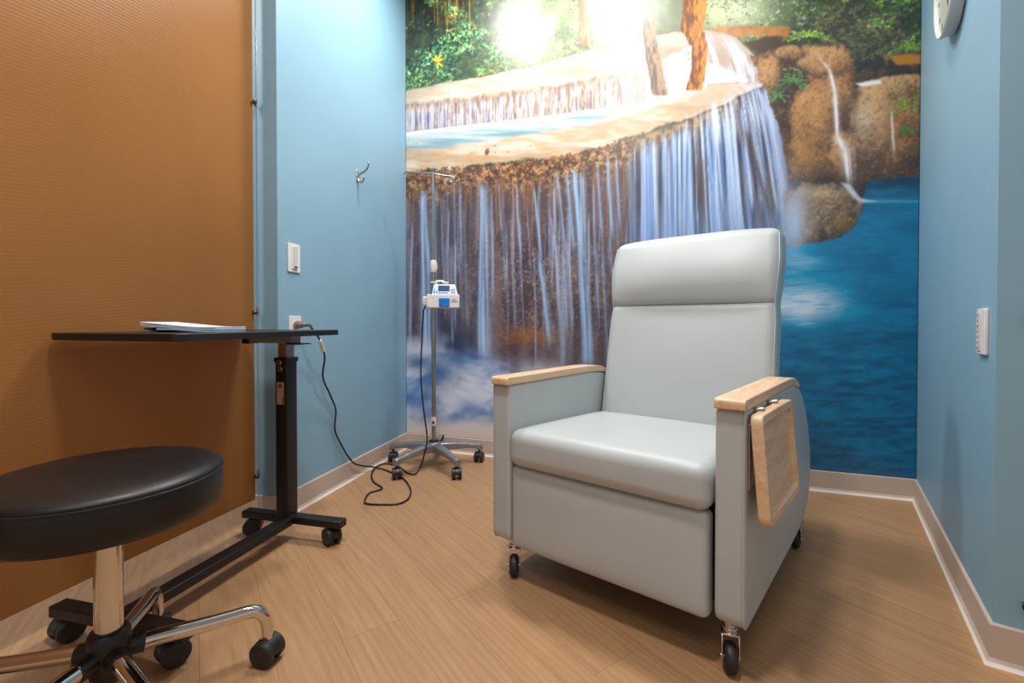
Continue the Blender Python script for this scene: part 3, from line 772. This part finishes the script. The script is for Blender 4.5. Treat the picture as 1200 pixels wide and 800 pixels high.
for (pz, px, yy) in ((.064, .068, 0), (-.008, .040, 0)):
    bm = bmesh.new(); bmesh.ops.create_uvsphere(bm, u_segments=14, v_segments=8, radius=.0065, matrix=Matrix.Translation((px, yy, pz))); mesh_obj('ball_tip', bm, M_steel, hk)

# ------------------------------------------------------------------ fittings on the right wall (local x into room, y along wall towards the camera)
rzR = math.atan2(dr.y, dr.x)-PI/2
def on_right(name, label, cat, u, z):
    p = C_R+dr*u; return thing(name, label, cat, (p.x, p.y, z), rzR)
# for C_R->A_R the room side is +n ; local x = n, local y = d  (right handed with z up -> x,y swap handled by rz)
ct = on_right('wall_control', 'white slim control plate with a column of buttons on right wall', 'control', 1.133, .797)
bm = bmesh.new(); plate(bm, .078, .118, .008); mesh_obj('cover_plate', bm, M_white, ct, bevel=.002)
bm = bmesh.new(); box(bm, .0075, .0105, -.030, .002, -.05, .05); mesh_obj('button_strip', bm, M_offwhite, ct, bevel=.001)
for k in range(7):
    bm = bmesh.new(); lathe(bm, [(.0035, 0), (.0035, .0008), (.0025, .0011)], 12, Matrix.Translation((.0103, -.014, -.042+k*.014)) @ Matrix.Rotation(PI/2, 4, 'Y')); mesh_obj('button', bm, M_steel, ct)
ck = on_right('wall_clock', 'round white wall clock high on the right blue wall', 'clock', .785, 1.905)
def axx(x=0, z=0, y=0): return Matrix.Translation((x, y, z)) @ Matrix.Rotation(PI/2, 4, 'Y')
CKR = .158
bm = bmesh.new(); lathe(bm, [(CKR-.012, 0), (CKR-.004, .004), (CKR-.002, .02), (CKR, .030), (CKR, .036), (CKR-.004, .040), (CKR-.010, .037), (CKR-.012, .030)], 72, axx()); mesh_obj('rim', bm, M_offwhite, ck, smooth=30)
bm = bmesh.new(); lathe(bm, [(CKR-.011, .029), (CKR-.011, .0305)], 64, axx()); fc = mesh_obj('dial', bm, M_clockface, ck)
for k in range(12):
    bm = bmesh.new(); R_ = Matrix.Rotation(k*PI/6, 4, 'X'); box(bm, .0306, .0312, -.003, .003, CKR-.045, CKR-.025, R_); mesh_obj('hour_mark', bm, M_dark, fc, smooth=0)
for a, l, w in ((.9, .075, .006), (3.6, .11, .004)):
    bm = bmesh.new(); box(bm, .032, .0335, -w/2, w/2, -.015, l, Matrix.Rotation(a, 4, 'X')); mesh_obj('clock_hand', bm, M_dark, ck, smooth=0)
# clamps on the return wall at the right edge of the photo
dq = -nr_
for z, lab in ((.835, 'upper of two small dark standoff knobs on the right wall end'), (.163, 'lower of two small dark standoff knobs, just above right baseboard')):
    p = A_R+dq*.053
    k = thing('wall_standoff', lab, 'standoff', (p.x, p.y, z), math.atan2(dr.y, dr.x)-PI/2, 'standoff knobs on the right wall end')
    bm = bmesh.new(); cyl(bm, (0, 0, 0), (0, .02, 0), .006, 16); mesh_obj('stem', bm, M_steel, k)
    bm = bmesh.new(); lathe(bm, [(.008, 0), (.0105, .002), (.0105, .01), (.008, .013)], 20, Matrix.Translation((0, .018, 0)) @ Matrix.Rotation(-PI/2, 4, 'X')); mesh_obj('cap', bm, M_blackplastic, k)

# ------------------------------------------------------------------ casters
def twin_caster(parent, x, y, h, r=.026, rz=0, name='caster', w=.05, mat=None):
    """hooded twin wheel caster; wheels touch the floor, stem reaches height h"""
    mat = mat or M_blackplastic
    R_ = Matrix.Translation((x, y, 0)) @ Matrix.Rotation(rz, 4, 'Z')
    bm = bmesh.new()
    # hood : arc over the wheels
    pts = [(r*1.04*math.cos(a), r+r*1.04*math.sin(a)) for a in [math.radians(q) for q in range(-10, 191, 12)]]
    pts += [(-r*.55, r*.85), (r*.55, r*.85)]
    prism(bm, pts, 1, -w*.2, w*.2, M=R_)
    lathe(bm, [(.011, r*1.5), (.011, min(r*2.08, h-.002)), (.0075, min(r*2.1, h-.001)), (.0075, h)], 16, R_)
    c = mesh_obj(name, bm, mat, parent, bevel=.0015)
    for s in (-1, 1):
        bm = bmesh.new()
        lathe(bm, [(r*.55, 0), (r*.92, .001), (r, .004), (r, w*.28), (r*.9, w*.33), (r*.55, w*.35), (r*.2, w*.34)], 28, R_ @ Matrix.Translation((0, s*w*.15, r)) @ Matrix.Rotation(-s*PI/2, 4, 'X'))
        mesh_obj('wheel', bm, M_rubber, c)
    return c

# ------------------------------------------------------------------ overbed table
tb = thing('overbed_table', 'black wheeled overbed table with single post beside the amber panel', 'table', (-.84, 1.742, 0), math.atan2(-.235, .972))
def rb(x0, x1, y0, y1, r, seg=6): return rounded([(x0, y0), (x1, y0), (x1, y1), (x0, y1)], r, seg)
bm = bmesh.new(); prism(bm, rounded([(-.240, -.612), (.188, -.612), (.188, .035), (-.240, .035)], [.03, .03, .012, .012], 6), 2, .7745, .7935); mesh_obj('table_top', bm, M_black, tb, bevel=.002)
bm = bmesh.new(); box(bm, -.205, .225, -.022, .022, .066, .094); mesh_obj('foot_bar', bm, M_black, tb, bevel=.004)
bm = bmesh.new(); box(bm, -.20, .225, -.640, -.598, .066, .096); mesh_obj('foot_bar', bm, M_black, tb, bevel=.004)
bm = bmesh.new(); box(bm, -.024, .024, -.600, -.02, .062, .090); mesh_obj('spine', bm, M_black, tb, bevel=.003)
post = None
bm = bmesh.new(); prism(bm, rb(-.043, .009, -.028, .028, .005, 3), 2, .066, .688); post = mesh_obj('post', bm, M_black, tb, bevel=.0015)
bm = bmesh.new(); prism(bm, rb(-.047, .013, -.032, .032, .005, 3), 2, .672, .690); mesh_obj('collar', bm, M_blackplastic, post, bevel=.002)
bm = bmesh.new(); box(bm, -.036, -.008, -.020, .020, .60, .744); box(bm, -.008, .002, -.020, .020, .60, .744, mi=1); mesh_obj('inner_column', bm, [M_brownreflect, M_bracket], tb, smooth=0)  # front box carries the painted brown reflection, side box the plain grey
for z in (.672, .648):
    bm = bmesh.new(); Rf = Matrix.Translation((-.020, -.0325 if z > .67 else -.0285, z)) @ Matrix.Rotation(PI/2, 4, 'X')
    lathe(bm, [(.010, -.001), (.0105, .002), (.008, .0032), (.003, .0026)], 20, Rf); box(bm, -.006, .006, -.001, .001, .003, .0036, Rf, 1); box(bm, -.001, .001, -.006, .006, .003, .0036, Rf, 1)
    mesh_obj('screw', bm, [M_steel, M_dark], post)
bm = bmesh.new(); box(bm, -.034, -.004, -.0295, -.028, .515, .598)
for (a, b, c, d) in ((-.027, -.012, .578, .584), (-.027, -.012, .587, .591), (-.0095, -.006, .517, .545)): box(bm, a, b, -.0299, -.0294, c, d, mi=1)
mesh_obj('sticker', bm, [M_label, M_ink], post, smooth=0)
bm = bmesh.new(); box(bm, -.165, .03, -.024, .024, .743, .7745); mesh_obj('top_bracket', bm, M_bracket, tb, bevel=.002)
bm = bmesh.new(); box(bm, -.192, -.160, -.028, .028, .740, .7745); mesh_obj('bracket_cap', bm, M_blackplastic, tb, bevel=.002)
bm = bmesh.new(); prism(bm, rb(.0, .075, -.03, .03, .012), 2, .739, .7430); mesh_obj('height_lever', bm, M_blackplastic, tb, bevel=.001)
for x, y, rz in ((-.172, 0, .5), (.176, 0, 2.6), (-.172, -.615, 1.4), (.174, -.618, 1.2)):
    twin_caster(tb, x, y, .07, .0315, rz, w=.056)

# brochure on the table: folded sheets with blue waves
def paper_mat():
    t = NT('printed brochure paper'); v = t.coord()
    w = t.n('ShaderNodeTexWave', wave_type='BANDS', bands_direction='Z'); w.inputs['Scale'].default_value = 18; w.inputs['Distortion'].default_value = 3.5; w.inputs['Detail'].default_value = 1
    t.l(t.coord((.35, 1, 3.2)), w.inputs['Vector'])
    t.l(t.ramp(w.outputs['Fac'], [(.2, (206, 224, 240)), (.5, (150, 190, 222)), (.72, (96, 150, 200)), (.9, (176, 206, 232))]), t.b.inputs['Base Color']); t.p(Roughness=.45); return t.m
M_paper = paper_mat(); M_paperwhite = plain('white paper', (222, 226, 232), .5, var=.02); M_navy = plain('navy print', (52, 44, 54), .5)
br_ = thing('folded_brochure', 'blue and white folded brochure lying on the black table', 'brochure', (-.915, 1.33, .7935), math.radians(-4))
def leaf(z0, th, lift, x0, x1, mat, d=.13, name='sheet', ph=0):
    bm = bmesh.new(); n = 24; rows = []
    for i in range(n+1):
        t = i/n; x = x0+(x1-x0)*t
        z = z0+lift*(1-t)**3*1.4+.0022*math.sin(t*5.2+ph)+.002
        rows.append([bm.verts.new((x, y, zz)) for y, zz in ((-d/2, z), (d/2, z), (d/2, z+th), (-d/2, z+th))])
    for a, b in zip(rows[:-1], rows[1:]):
        for k in range(4): bm.faces.new([a[k], a[(k+1) % 4], b[(k+1) % 4], b[k]])
    bm.faces.new(rows[0]); bm.faces.new(rows[-1][::-1])
    return mesh_obj(name, bm, mat, br_)
leaf(.0005, .0045, .003, -.060, .108, M_paper)
leaf(.0005, .0045, .004, -.098, -.0602, M_navy, name='cover_panel', ph=0)
leaf(.006, .0052, .007, -.108, .109, M_paper, ph=.2)
leaf(.0122, .0028, .008, -.109, .109, M_paperwhite, ph=.3)

# ------------------------------------------------------------------ stool
st = thing('rolling_stool', 'round black vinyl stool on a chrome five leg wheeled base', 'stool', (-.811, .92, 0), 0)
bm = bmesh.new()
R0 = .196
lathe(bm, [(.02, .432), (R0-.03, .432), (R0-.012, .435), (R0-.004, .443), (R0, .46), (R0, .495), (R0-.002, .506), (R0-.003, .509), (R0-.0005, .512), (R0-.002, .517), (R0-.010, .5235), (R0-.028, .5285), (R0-.07, .5325), (.05, .536), (.002, .537)], 96)
mesh_obj('seat', bm, M_blackvinyl, st, smooth=60)
bm = bmesh.new(); pts = [(R0*.999*math.cos(2*PI*k/96), R0*.999*math.sin(2*PI*k/96), .5095) for k in range(97)]; tube(bm, pts, .0024, 8, smooth=False); mesh_obj('welt', bm, M_blackvinyl, st)
bm = bmesh.new(); lathe(bm, [(.09, .420), (.09, .4322), (.035, .4322)], 40); mesh_obj('seat_plate', bm, M_black, st)
bm = bmesh.new(); lathe(bm, [(.0235, .195), (.0235, .424)], 40); mesh_obj('gas_column', bm, M_chrome, st)
bm = bmesh.new(); lathe(bm, [(.026, .104), (.030, .108), (.033, .13), (.036, .170), (.035, .196), (.031, .204), (.0245, .206)], 36); mesh_obj('hub', bm, M_blackplastic, st, smooth=50)
for k in range(5):
    a = math.radians(40+72*k); ca, sa = math.cos(a), math.sin(a)
    prof = [(.035, .158), (.08, .154), (.14, .147), (.20, .141), (.245, .138), (.266, .131), (.280, .112), (.286, .088), (.287, .06)]
    bm = bmesh.new(); tube(bm, [(r*ca, r*sa, z) for r, z in prof], [.0165, .0130], 18, sub=6, squash=1.)
    lg = mesh_obj('leg', bm, M_chrome, st, smooth=80)
    bm = bmesh.new(); cyl(bm, (.028*ca, .028*sa, .1585), (.056*ca, .056*sa, .155), .020, 20); mesh_obj('leg_socket', bm, M_blackplastic, lg)
    twin_caster(st, .287*ca, .287*sa, 0.066, .030, a+[2.25, .3, .9, .2, 1.][k], w=.058)

# ------------------------------------------------------------------ IV stand, pump, cord
IVX, IVY = -.447, 2.625
iv = thing('iv_stand', 'chrome drip stand on a grey five star wheeled base in the corner', 'iv stand', (IVX, IVY, 0), 0)
bm = bmesh.new(); cyl(bm, (0, 0, .10), (0, 0, 1.10), .0125, 20); mesh_obj('lower_pole', bm, M_steel, iv)
bm = bmesh.new(); cyl(bm, (0, 0, 1.08), (0, 0, 1.685), .0085, 18); lathe(bm, [(.0085, 1.675), (.011, 1.68), (.011, 1.692), (.004, 1.698)], 16); mesh_obj('upper_pole', bm, M_steel, iv)
bm = bmesh.new(); lathe(bm, [(.017, 1.105), (.0185, 1.11), (.0185, 1.168), (.015, 1.175)], 20); box(bm, .010, .022, -.008, .008, 1.12, 1.16); mesh_obj('height_clamp', bm, M_offwhite, iv, bevel=.002)
bm = bmesh.new(); tube(bm, [(-.152, -.0, 1.676), (-.07, 0, 1.67), (0, 0, 1.665), (.06, 0, 1.655), (.105, 0, 1.65)], .0042, 8); mesh_obj('hook_bar', bm, M_steel, iv)
for s, x, z in ((1, .105, 1.650), (-1, -.152, 1.676)):
    bm = bmesh.new(); tube(bm, [(x, 0, z), (x+s*.012, 0, z-.008), (x+s*.014, 0, z-.022), (x+s*.004, 0, z-.032), (x-s*.010, 0, z-.028), (x-s*.013, 0, z-.016)], .0038, 8, sub=6); mesh_obj('hook', bm, M_steel, iv)
bm = bmesh.new(); lathe(bm, [(.0131, .235), (.0131, .285)], 20); box(bm, -.006, .006, -.0136, -.0126, .243, .262, mi=1); mesh_obj('pole_label', bm, [M_white, M_ink], iv)
bm = bmesh.new(); lathe(bm, [(.034, .085), (.046, .092), (.046, .128), (.040, .138), (.030, .142), (.022, .148)], 32); mesh_obj('hub', bm, M_grey, iv, smooth=50)
bm = bmesh.new(); lathe(bm, [(.030, .141), (.027, .150), (.014, .152)], 24); mesh_obj('hub_collar', bm, M_blackplastic, iv)
bm = bmesh.new(); tube(bm, [(.03, .02, .14), (.045, .02, .15), (.052, .02, .175)], .005, 8); mesh_obj('brake_tab', bm, M_blackplastic, iv)
for k in range(5):
    a = math.radians(-90+36+72*k); Rz = Matrix.Rotation(a, 4, 'Z')
    bm = bmesh.new(); rows = []
    for r, zt, zb, w in ((.03, .138, .088, .026), (.10, .134, .092, .023), (.18, .125, .092, .019), (.235, .115, .088, .017), (.262, .112, .075, .0175), (.284, .108, .068, .016)):
        rows.append([bm.verts.new(Rz @ Vector((r, y, z))) for y, z in ((-w, zb), (w, zb), (w, zt-.008), (w*.55, zt), (-w*.55, zt), (-w, zt-.008))])
    for p, q in zip(rows[:-1], rows[1:]):
        for j in range(6): bm.faces.new([p[j], p[(j+1) % 6], q[(j+1) % 6], q[j]])
    bm.faces.new(rows[0]); bm.faces.new(rows[-1][::-1])
    mesh_obj('base_leg', bm, M_grey, iv, bevel=.004)
    twin_caster(iv, .266*math.cos(a), .266*math.sin(a), .08, .030, [1.75, 1.3, .9, 1.6, 1.9][k], w=.052)
# pump clamped to the pole
pm = thing('infusion_pump', 'small white infusion pump with a blue door clamped on the drip pole', 'pump', (IVX+.075, IVY-.085, .90), math.radians(5))
bm = bmesh.new(); prism(bm, rounded([(-.090, 0), (.083, 0), (.083, .072), (-.090, .072)], .006, 4), 1, -.07, .05); mesh_obj('lower_case', bm, M_white, pm, bevel=.003)
bm = bmesh.new(); A = [(-.066, -.045, .072), (.074, -.045, .072), (.074, .045, .072), (-.066, .045, .072), (-.056, -.015, .130), (.058, -.015, .130), (.058, .04, .130), (-.056, .04, .130)]
vs = [bm.verts.new(Vector(p)) for p in A]
for fc_ in [(0, 3, 2, 1), (4, 5, 6, 7), (0, 1, 5, 4), (1, 2, 6, 5), (2, 3, 7, 6), (3, 0, 4, 7)]: bm.faces.new([vs[i] for i in fc_])
mesh_obj('upper_case', bm, M_white, pm, bevel=.004)
slope = Matrix.Translation((0, -.045, .072)) @ Matrix.Rotation(math.atan2(-.03, .058), 4, 'X')     # local z climbs the sloped console
bm = bmesh.new(); prism(bm, rounded([(-.062, .004), (.068, .004), (.056, .058), (-.053, .058)], .004, 3), 1, -.0025, .001, M=slope); con = mesh_obj('keypad', bm, M_paleblue, pm, smooth=0)
bm = bmesh.new(); box(bm, -.032, .030, -.0050, -.002, .020, .055, slope); mesh_obj('screen_bezel', bm, M_blackplastic, con, bevel=.001)
bm = bmesh.new(); box(bm, -.028, .026, -.0058, -.0045, .023, .052, slope); mesh_obj('screen', bm, M_screen, con, smooth=0)
for (x, z, mt, r) in ((-.052, .014, M_blue, .0065), (-.038, .014, M_blue, .0055), (-.050, .028, M_green, .0055), (-.024, .010, M_blue, .005), (-.011, .010, M_blue, .005), (.002, .010, M_blue, .005), (.015, .010, M_blue, .005), (.044, .012, M_pink, .0065), (.056, .014, M_blue, .005), (.042, .027, M_blue, .0055), (.053, .030, M_blue, .0055)):
    bm = bmesh.new(); lathe(bm, [(r, 0), (r, .002), (r*.7, .0026)], 14, slope @ Matrix.Translation((x, -.002, z)) @ Matrix.Rotation(PI/2, 4, 'X')); mesh_obj('key', bm, mt, con)
bm = bmesh.new(); prism(bm, rounded([(-.024, .004), (.030, .004), (.032, .053), (-.026, .053)], .006, 4), 1, -.076, -.068); mesh_obj('door', bm, M_blue, pm, bevel=.003)
bm = bmesh.new()
for (x0, x1, z) in ((.043, .068, .041), (.038, .074, .030)): 
    x = x0; k = 0
    while x < x1-.002:
        w = (.004, .0028, .0046, .0033)[k % 4]; box(bm, x, min(x1, x+w), -.0706, -.0698, z, z+.0045); x += w+.0011; k += 1
mesh_obj('maker_lettering', bm, M_ink, pm, smooth=0)
bm = bmesh.new(); tube(bm, [(-.045, .01, .128), (-.045, .01, .146), (-.02, .01, .150), (.0, .01, .143), (.012, .01, .13)], .006, 10); box(bm, -.075, -.045, 0, .02, .140, .147); box(bm, -.012, .022, -.004, .02, .138, .146); mesh_obj('carry_handle', bm, M_white, pm, bevel=.002)
bm = bmesh.new(); box(bm, -.118, -.088, -.03, .085, .012, .062); box(bm, -.106, -.04, .048, .07, .012, .062); mesh_obj('pole_clamp', bm, M_offwhite, pm, bevel=.006)

# power cord: from the outlet, over to the floor, up to the pump
def cam_pt(x, y, Y=None, z=None):
    """a point of the photo at distance Y (metres) or on the horizontal plane z"""
    f = 540.; pp = math.radians(.7); cy = 378+f*math.tan(pp)
    dx = (x-600)/f; dy = -(y-cy)/f
    r = Vector((dx, math.cos(pp)+dy*math.sin(pp), dy*math.cos(pp)-math.sin(pp)))
    t = (Y/r.y) if Y else (z-.82)/r.z
    return Vector((0, 0, .82))+r*t
def wall_off(u, off): p = A_L+dl*u+nl*off; return p
pa = A_L+dl*.099
cordpts = []
P0 = Vector((pa.x+nl.x*.062+dl.x*.012, pa.y+nl.y*.062+dl.y*.012, .806))
plug_dir = nl
c0 = P0+Vector((nl.x*.0, nl.y*.0, 0))
seq = [(364.5, 383.5, .084), (369, 389, .084), (374, 397, .075), (378, 407, .068), (380.5, 420, .056), (378.5, 442, .036), (388, 465, .024), (393.5, 481, .018), (392.5, 503, .014), (401, 523, .015), (413, 541, .024), (424, 545.5, .026), (434, 546.5, .03)]
def wall_pt(x, y, off):
    r = cam_pt(x, y, Y=1.)-Vector((0, 0, .82)); A = A_L+nl*off
    t = (A.x*nl.x+A.y*nl.y)/(r.x*nl.x+r.y*nl.y); return Vector((0, 0, .82))+r*t
cordpts = [c0, c0+Vector((nl.x*.012, nl.y*.012, .0005))]+[wall_pt(x, y, o) for x, y, o in seq]
floorpts = [(444, 548.5), (453, 551), (472, 560), (481, 573), (478.5, 584), (467, 590), (448, 591), (430, 590), (427.5, 586), (433, 577.5), (448, 572), (438, 564.5), (435.5, 555), (440, 547.5), (450, 543.2), (465, 545.5), (478, 554), (487, 555), (493, 546)]
for k, (x, y) in enumerate(floorpts): cordpts.append(cam_pt(x, y, z=.0052+(.008 if 12 <= k <= 13 else 0)))
up = [(498, 529, 2.53), (500.5, 512, 2.55), (496.5, 480, 2.565), (493.2, 440, 2.58), (494.5, 395, 2.60), (496, 368, 2.62)]
cordpts += [cam_pt(x, y, Y=d) for x, y, d in up]
endp = Vector((IVX-.02, IVY-.01, .925)); cordpts.append(Vector((IVX-.052, IVY-.03, .885))); cordpts.append(Vector((IVX-.038, IVY-.05, .9105)))
bm = bmesh.new(); tube(bm, cordpts, .0042, 10, sub=8); cord = mesh_obj('power_cord', bm, M_cord, smooth=80)
tag(cord, 'long black power cord looping on the floor from outlet to pump', 'cord')
ax = Vector((nl.x, nl.y, 0))
base = Vector((pa.x, pa.y, .811))+ax*.0085
def along(bm, prof, o=base, d=ax, n=20): lathe(bm, prof, n, Matrix.Translation(o) @ d.to_track_quat('Z', 'Y').to_matrix().to_4x4())
bm = bmesh.new(); along(bm, [(.013, 0), (.0175, .001), (.0175, .018), (.0145, .026), (.0085, .030), (.0105, .036), (.0085, .040), (.0100, .046), (.0075, .050), (.0085, .056), (.0055, .068)]); mesh_obj('plug', bm, M_clear, cord)
q0, q1 = wall_pt(374.6, 398.5, .0745), wall_pt(379, 411, .065)
bm = bmesh.new(); cyl(bm, q0, q1, .0085, 12); mesh_obj('cord_tag', bm, M_tag, cord)

# ------------------------------------------------------------------ recliner
CH_A = math.radians(-38.5)
ch = thing('recliner_chair', 'pale grey green vinyl medical recliner with maple arm caps on casters', 'recliner', (.2624, 1.3007, 0), CH_A)
def arm_outline():
    pts = [(-.050, .118), (.62, .108), (.79, .118), (.895, .18), (.915, .26), (.895, .37), (.80, .50), (.70, .575), (.60, .612), (.48, .6225), (-.050, .6225)]
    rr = [.035, .1, .06, .05, .1, .1, .1, .1, .06, .1, .012]
    return rounded(pts, rr, 6)
def cap_outline():
    # follows the arm top
    up = [(-.062, .6225), (.47, .6225), (.575, .6165), (.635, .600), (.640, .612), (.575, .640), (.48, .6475), (-.062, .6475)]
    return rounded(up, [.004, .1, .03, .006, .012, .05, .1, .012], 5)
for s in (-1, 1):
    x0, x1 = (.307, .374) if s > 0 else (-.374, -.307)
    SP = Matrix.Translation((.34, -.05, 0)) @ Matrix.Rotation(math.radians(-1.8), 4, 'Z') @ Matrix.Translation((-.34, .05, 0)) if s > 0 else Matrix.Identity(4)
    bm = bmesh.new(); prism(bm, arm_outline(), 0, x0, x1, M=SP); arm = mesh_obj('arm', bm, M_vinyl, ch, bevel=.010, bseg=3)
    bm = bmesh.new(); pts = [(x1-.0035 if s > 0 else x0+.0035, y, z) for y, z in arm_outline()]; pts.append(pts[0]); pts = [SP @ Vector(p) for p in pts]
    tube(bm, pts, .0022, 6, smooth=False); mesh_obj('piping', bm, M_vinyl, arm)
    bm = bmesh.new(); prism(bm, cap_outline(), 0, x0+.001, x1+.002, M=SP); mesh_obj('arm_cap', bm, M_maple, ch, bevel=.0118, bseg=5)
# seat cushion
def seat_def(x, y, z):
    xx, yy = x/.302, y/.30
    cr = max(0, 1-xx**4)*max(0, 1-yy**4)
    zz = z
    if z > 0: zz += .012*cr
    fr = .006*(1-xx*xx)*(1-(z/.06)**2) if y < 0 else 0
    return (x, y-fr, zz-.075*(y+.30)*.6+.0)
bm = cushion((.606, .60, .115), .034, seat_def)
mesh_obj('seat_cushion', bm, M_vinyl, ch, smooth=80, loc=(-.002, .235, .4285))
# footrest panel
def foot_def(x, y, z): 
    b = .008*max(0, 1-(x/.30)**4)*max(0, 1-(z/.128)**4) if y < 0 else 0
    return (x, y-b, z)
bm = cushion((.600, .055, .262), .020, foot_def)
mesh_obj('footrest', bm, M_vinyl, ch, smooth=80, loc=(-.006, -.018, .239))
# backrest : profile with headrest roll
def back_shape():
    def d(x, y, z):
        # z local -.4 .. .4 (bottom..top)
        t = max(0., min(1., (z+.40)/.80))
        front = y < 0
        cr = max(0, 1-(abs(x)/.31)**3.0)
        yy = y
        if front:
            w = max(0, min(1, -y/.065))
            head = 0
            if t > .655:
                q = (t-.655)/.345; head = .046*math.sin(min(1, q*1.0)**.72*PI*.95)
            low = 0
            if t < .655:
                q = t/.655; low = .018*max(0., math.sin(q*PI))**.7
            yy -= w*(head*(.35+.65*cr)+low*cr)
            # seam groove
            g = math.exp(-((t-.652)/.008)**2); yy += .011*g*w
        side = 1+.022*math.exp(-((t-.84)/.10)**2)-.014*math.exp(-((t-.64)/.05)**2)
        tilt = .165*(t-.5)
        topround = -.012*(abs(x)/.31)**4*max(0, (t-.8)/.2)
        return (x*side, yy+tilt, z+topround)
    return d
bm = cushion((.628, .13, .80), .030, back_shape(), 5, 80)
mesh_obj('backrest', bm, M_vinyl, ch, smooth=80, loc=(.017, .672, .771))
# side piping of the backrest
for s in (-1, 1):
    bm = bmesh.new(); fd = back_shape(); pts = []
    for k in range(26):
        z = -.36+.74*k/25; p = fd(s*.307, -.0585, z); pts.append((p[0]+s*.0015+.017, p[1]+.672+.004, p[2]+.771))
    tube(bm, pts, .0025, 6, sub=2); mesh_obj('back_piping', bm, M_vinyl, ch)
# inner frame
bm = bmesh.new(); box(bm, -.306, .306, .02, .75, .13, .20); box(bm, -.306, .306, .56, .78, .20, .42); mesh_obj('seat_frame', bm, M_black, ch, bevel=.004)
# fold down tray on the right hand side
TM = Matrix.Translation((.3765, -.045, .612)) @ Matrix.Rotation(math.radians(-3.2), 4, 'Z') @ Matrix.Rotation(math.radians(-4.7), 4, 'Y')     # local: x out, y back, z up
bm = bmesh.new()
TL, THh, TT = .315, .246, .026
outer = rounded([(0, -THh), (TL, -THh), (TL, 0), (0, 0)], .022, 6)
inner = rounded([(.02, -THh+.02), (TL-.02, -THh+.02), (TL-.02, -.02), (.02, -.02)], .014, 6)
def yz(p, x): return bm.verts.new(TM @ Vector((x, p[0], p[1])))
n = len(outer); x0t = .003
vo0 = [yz(p, x0t) for p in outer]; vo1 = [yz(p, x0t+TT) for p in outer]; vi1 = [yz(p, x0t+TT) for p in inner]; vi0 = [yz(p, x0t+TT-.010) for p in inner]
bm.faces.new(vo0[::-1]); bm.faces.new(vi0)
for a, b in ((vo0, vo1), (vo1, vi1), (vi1, vi0)):
    for k in range(n): bm.faces.new([a[k], a[(k+1) % n], b[(k+1) % n], b[k]])
tray = mesh_obj('side_tray', bm, M_maple, ch, bevel=.003)
for y in (.06, .20):
    bm = bmesh.new(); cyl(bm, (.374+(y+.0)*.04, y-.035, .612), (.374+.022+y*.04, y-.035, .616), .008, 14); mesh_obj('tray_hinge', bm, M_steel, tray, bevel=.001)
bm = bmesh.new(); box(bm, .372, .379, -.03, .015, .44, .59); mesh_obj('tray_bracket', bm, M_steel, tray, bevel=.001)
# casters: chrome stem and fork, dark wheel
def chair_caster(x, y, rz, r=.034, top=.122):
    Rz = Matrix.Translation((x, y, 0)) @ Matrix.Rotation(rz, 4, 'Z'); off = -.016
    bm = bmesh.new(); lathe(bm, [(.013, .086), (.017, .089), (.017, .098), (.012, .1), (.012, .106), (.0155, .108), (.0155, top)], 20, Rz)
    pts = rounded([(off-.012, r-.004), (off+.012, r-.004), (.020, .074), (.020, .089), (-.020, .089), (-.026, .074)], .006, 3)
    for a, b in ((-.020, -.0165), (.0165, .020)): prism(bm, pts, 1, a, b, M=Rz)
    box(bm, -.020, .020, -.019, .019, .084, .089, Rz)
    c = mesh_obj('caster', bm, M_chrome, ch, bevel=.001)
    bm = bmesh.new(); lathe(bm, [(.008, -.0135), (r*.7, -.0145), (r*.93, -.011), (r, -.005), (r, .005), (r*.93, .011), (r*.7, .0145), (.008, .0135)], 32, Rz @ Matrix.Translation((off, 0, r)) @ Matrix.Rotation(PI/2, 4, 'X')); mesh_obj('wheel', bm, M_rubber, c, smooth=50)
    bm = bmesh.new(); cyl(bm, Rz @ Vector((off, -.021, r)), Rz @ Vector((off, .021, r)), .006, 14); mesh_obj('axle', bm, M_steel, c)
chair_caster(-.325, .0, 2.2); chair_caster(.332, -.005, 1.9); chair_caster(-.335, .785, .9); chair_caster(.374, .79, 1.5)

# ------------------------------------------------------------------ lights, world, camera
def lamp(name, loc, power, size, col=(1, .95, .88), spread=PI, target=None):
    d = bpy.data.lights.new(name, 'AREA'); d.shape = 'DISK'; d.size = size; d.energy = power; d.color = col; d.spread = spread
    o = bpy.data.objects.new(name, d); COL.objects.link(o); o.location = loc
    if target: o.rotation_euler = (Vector(target)-Vector(loc)).to_track_quat('-Z', 'Y').to_euler()
    return o
LIGHTS()
w = bpy.data.worlds.new('World'); SC.world = w; w.use_nodes = True
bg = w.node_tree.nodes['Background']; bg.inputs['Color'].default_value = (*WORLD_COL, 1); bg.inputs['Strength'].default_value = WORLD_STR
cd = bpy.data.cameras.new('Camera'); cam = bpy.data.objects.new('Camera', cd); COL.objects.link(cam)
cam.location = (0, 0, .82); cam.rotation_euler = (math.radians(90-.7), 0, 0)
cd.sensor_fit = 'HORIZONTAL'; cd.sensor_width = 36; cd.lens = 540/1200*36
cd.shift_y = -(400-(378+540*math.tan(math.radians(.7))))/1200
cd.clip_start = .02
SC.camera = cam
vs_ = SC.view_settings; SC.display_settings.display_device = 'sRGB'
vs_.view_transform = 'Standard'; vs_.look = 'None'; vs_.gamma = 1; vs_.use_curve_mapping = False; vs_.exposure = EXPOSURE
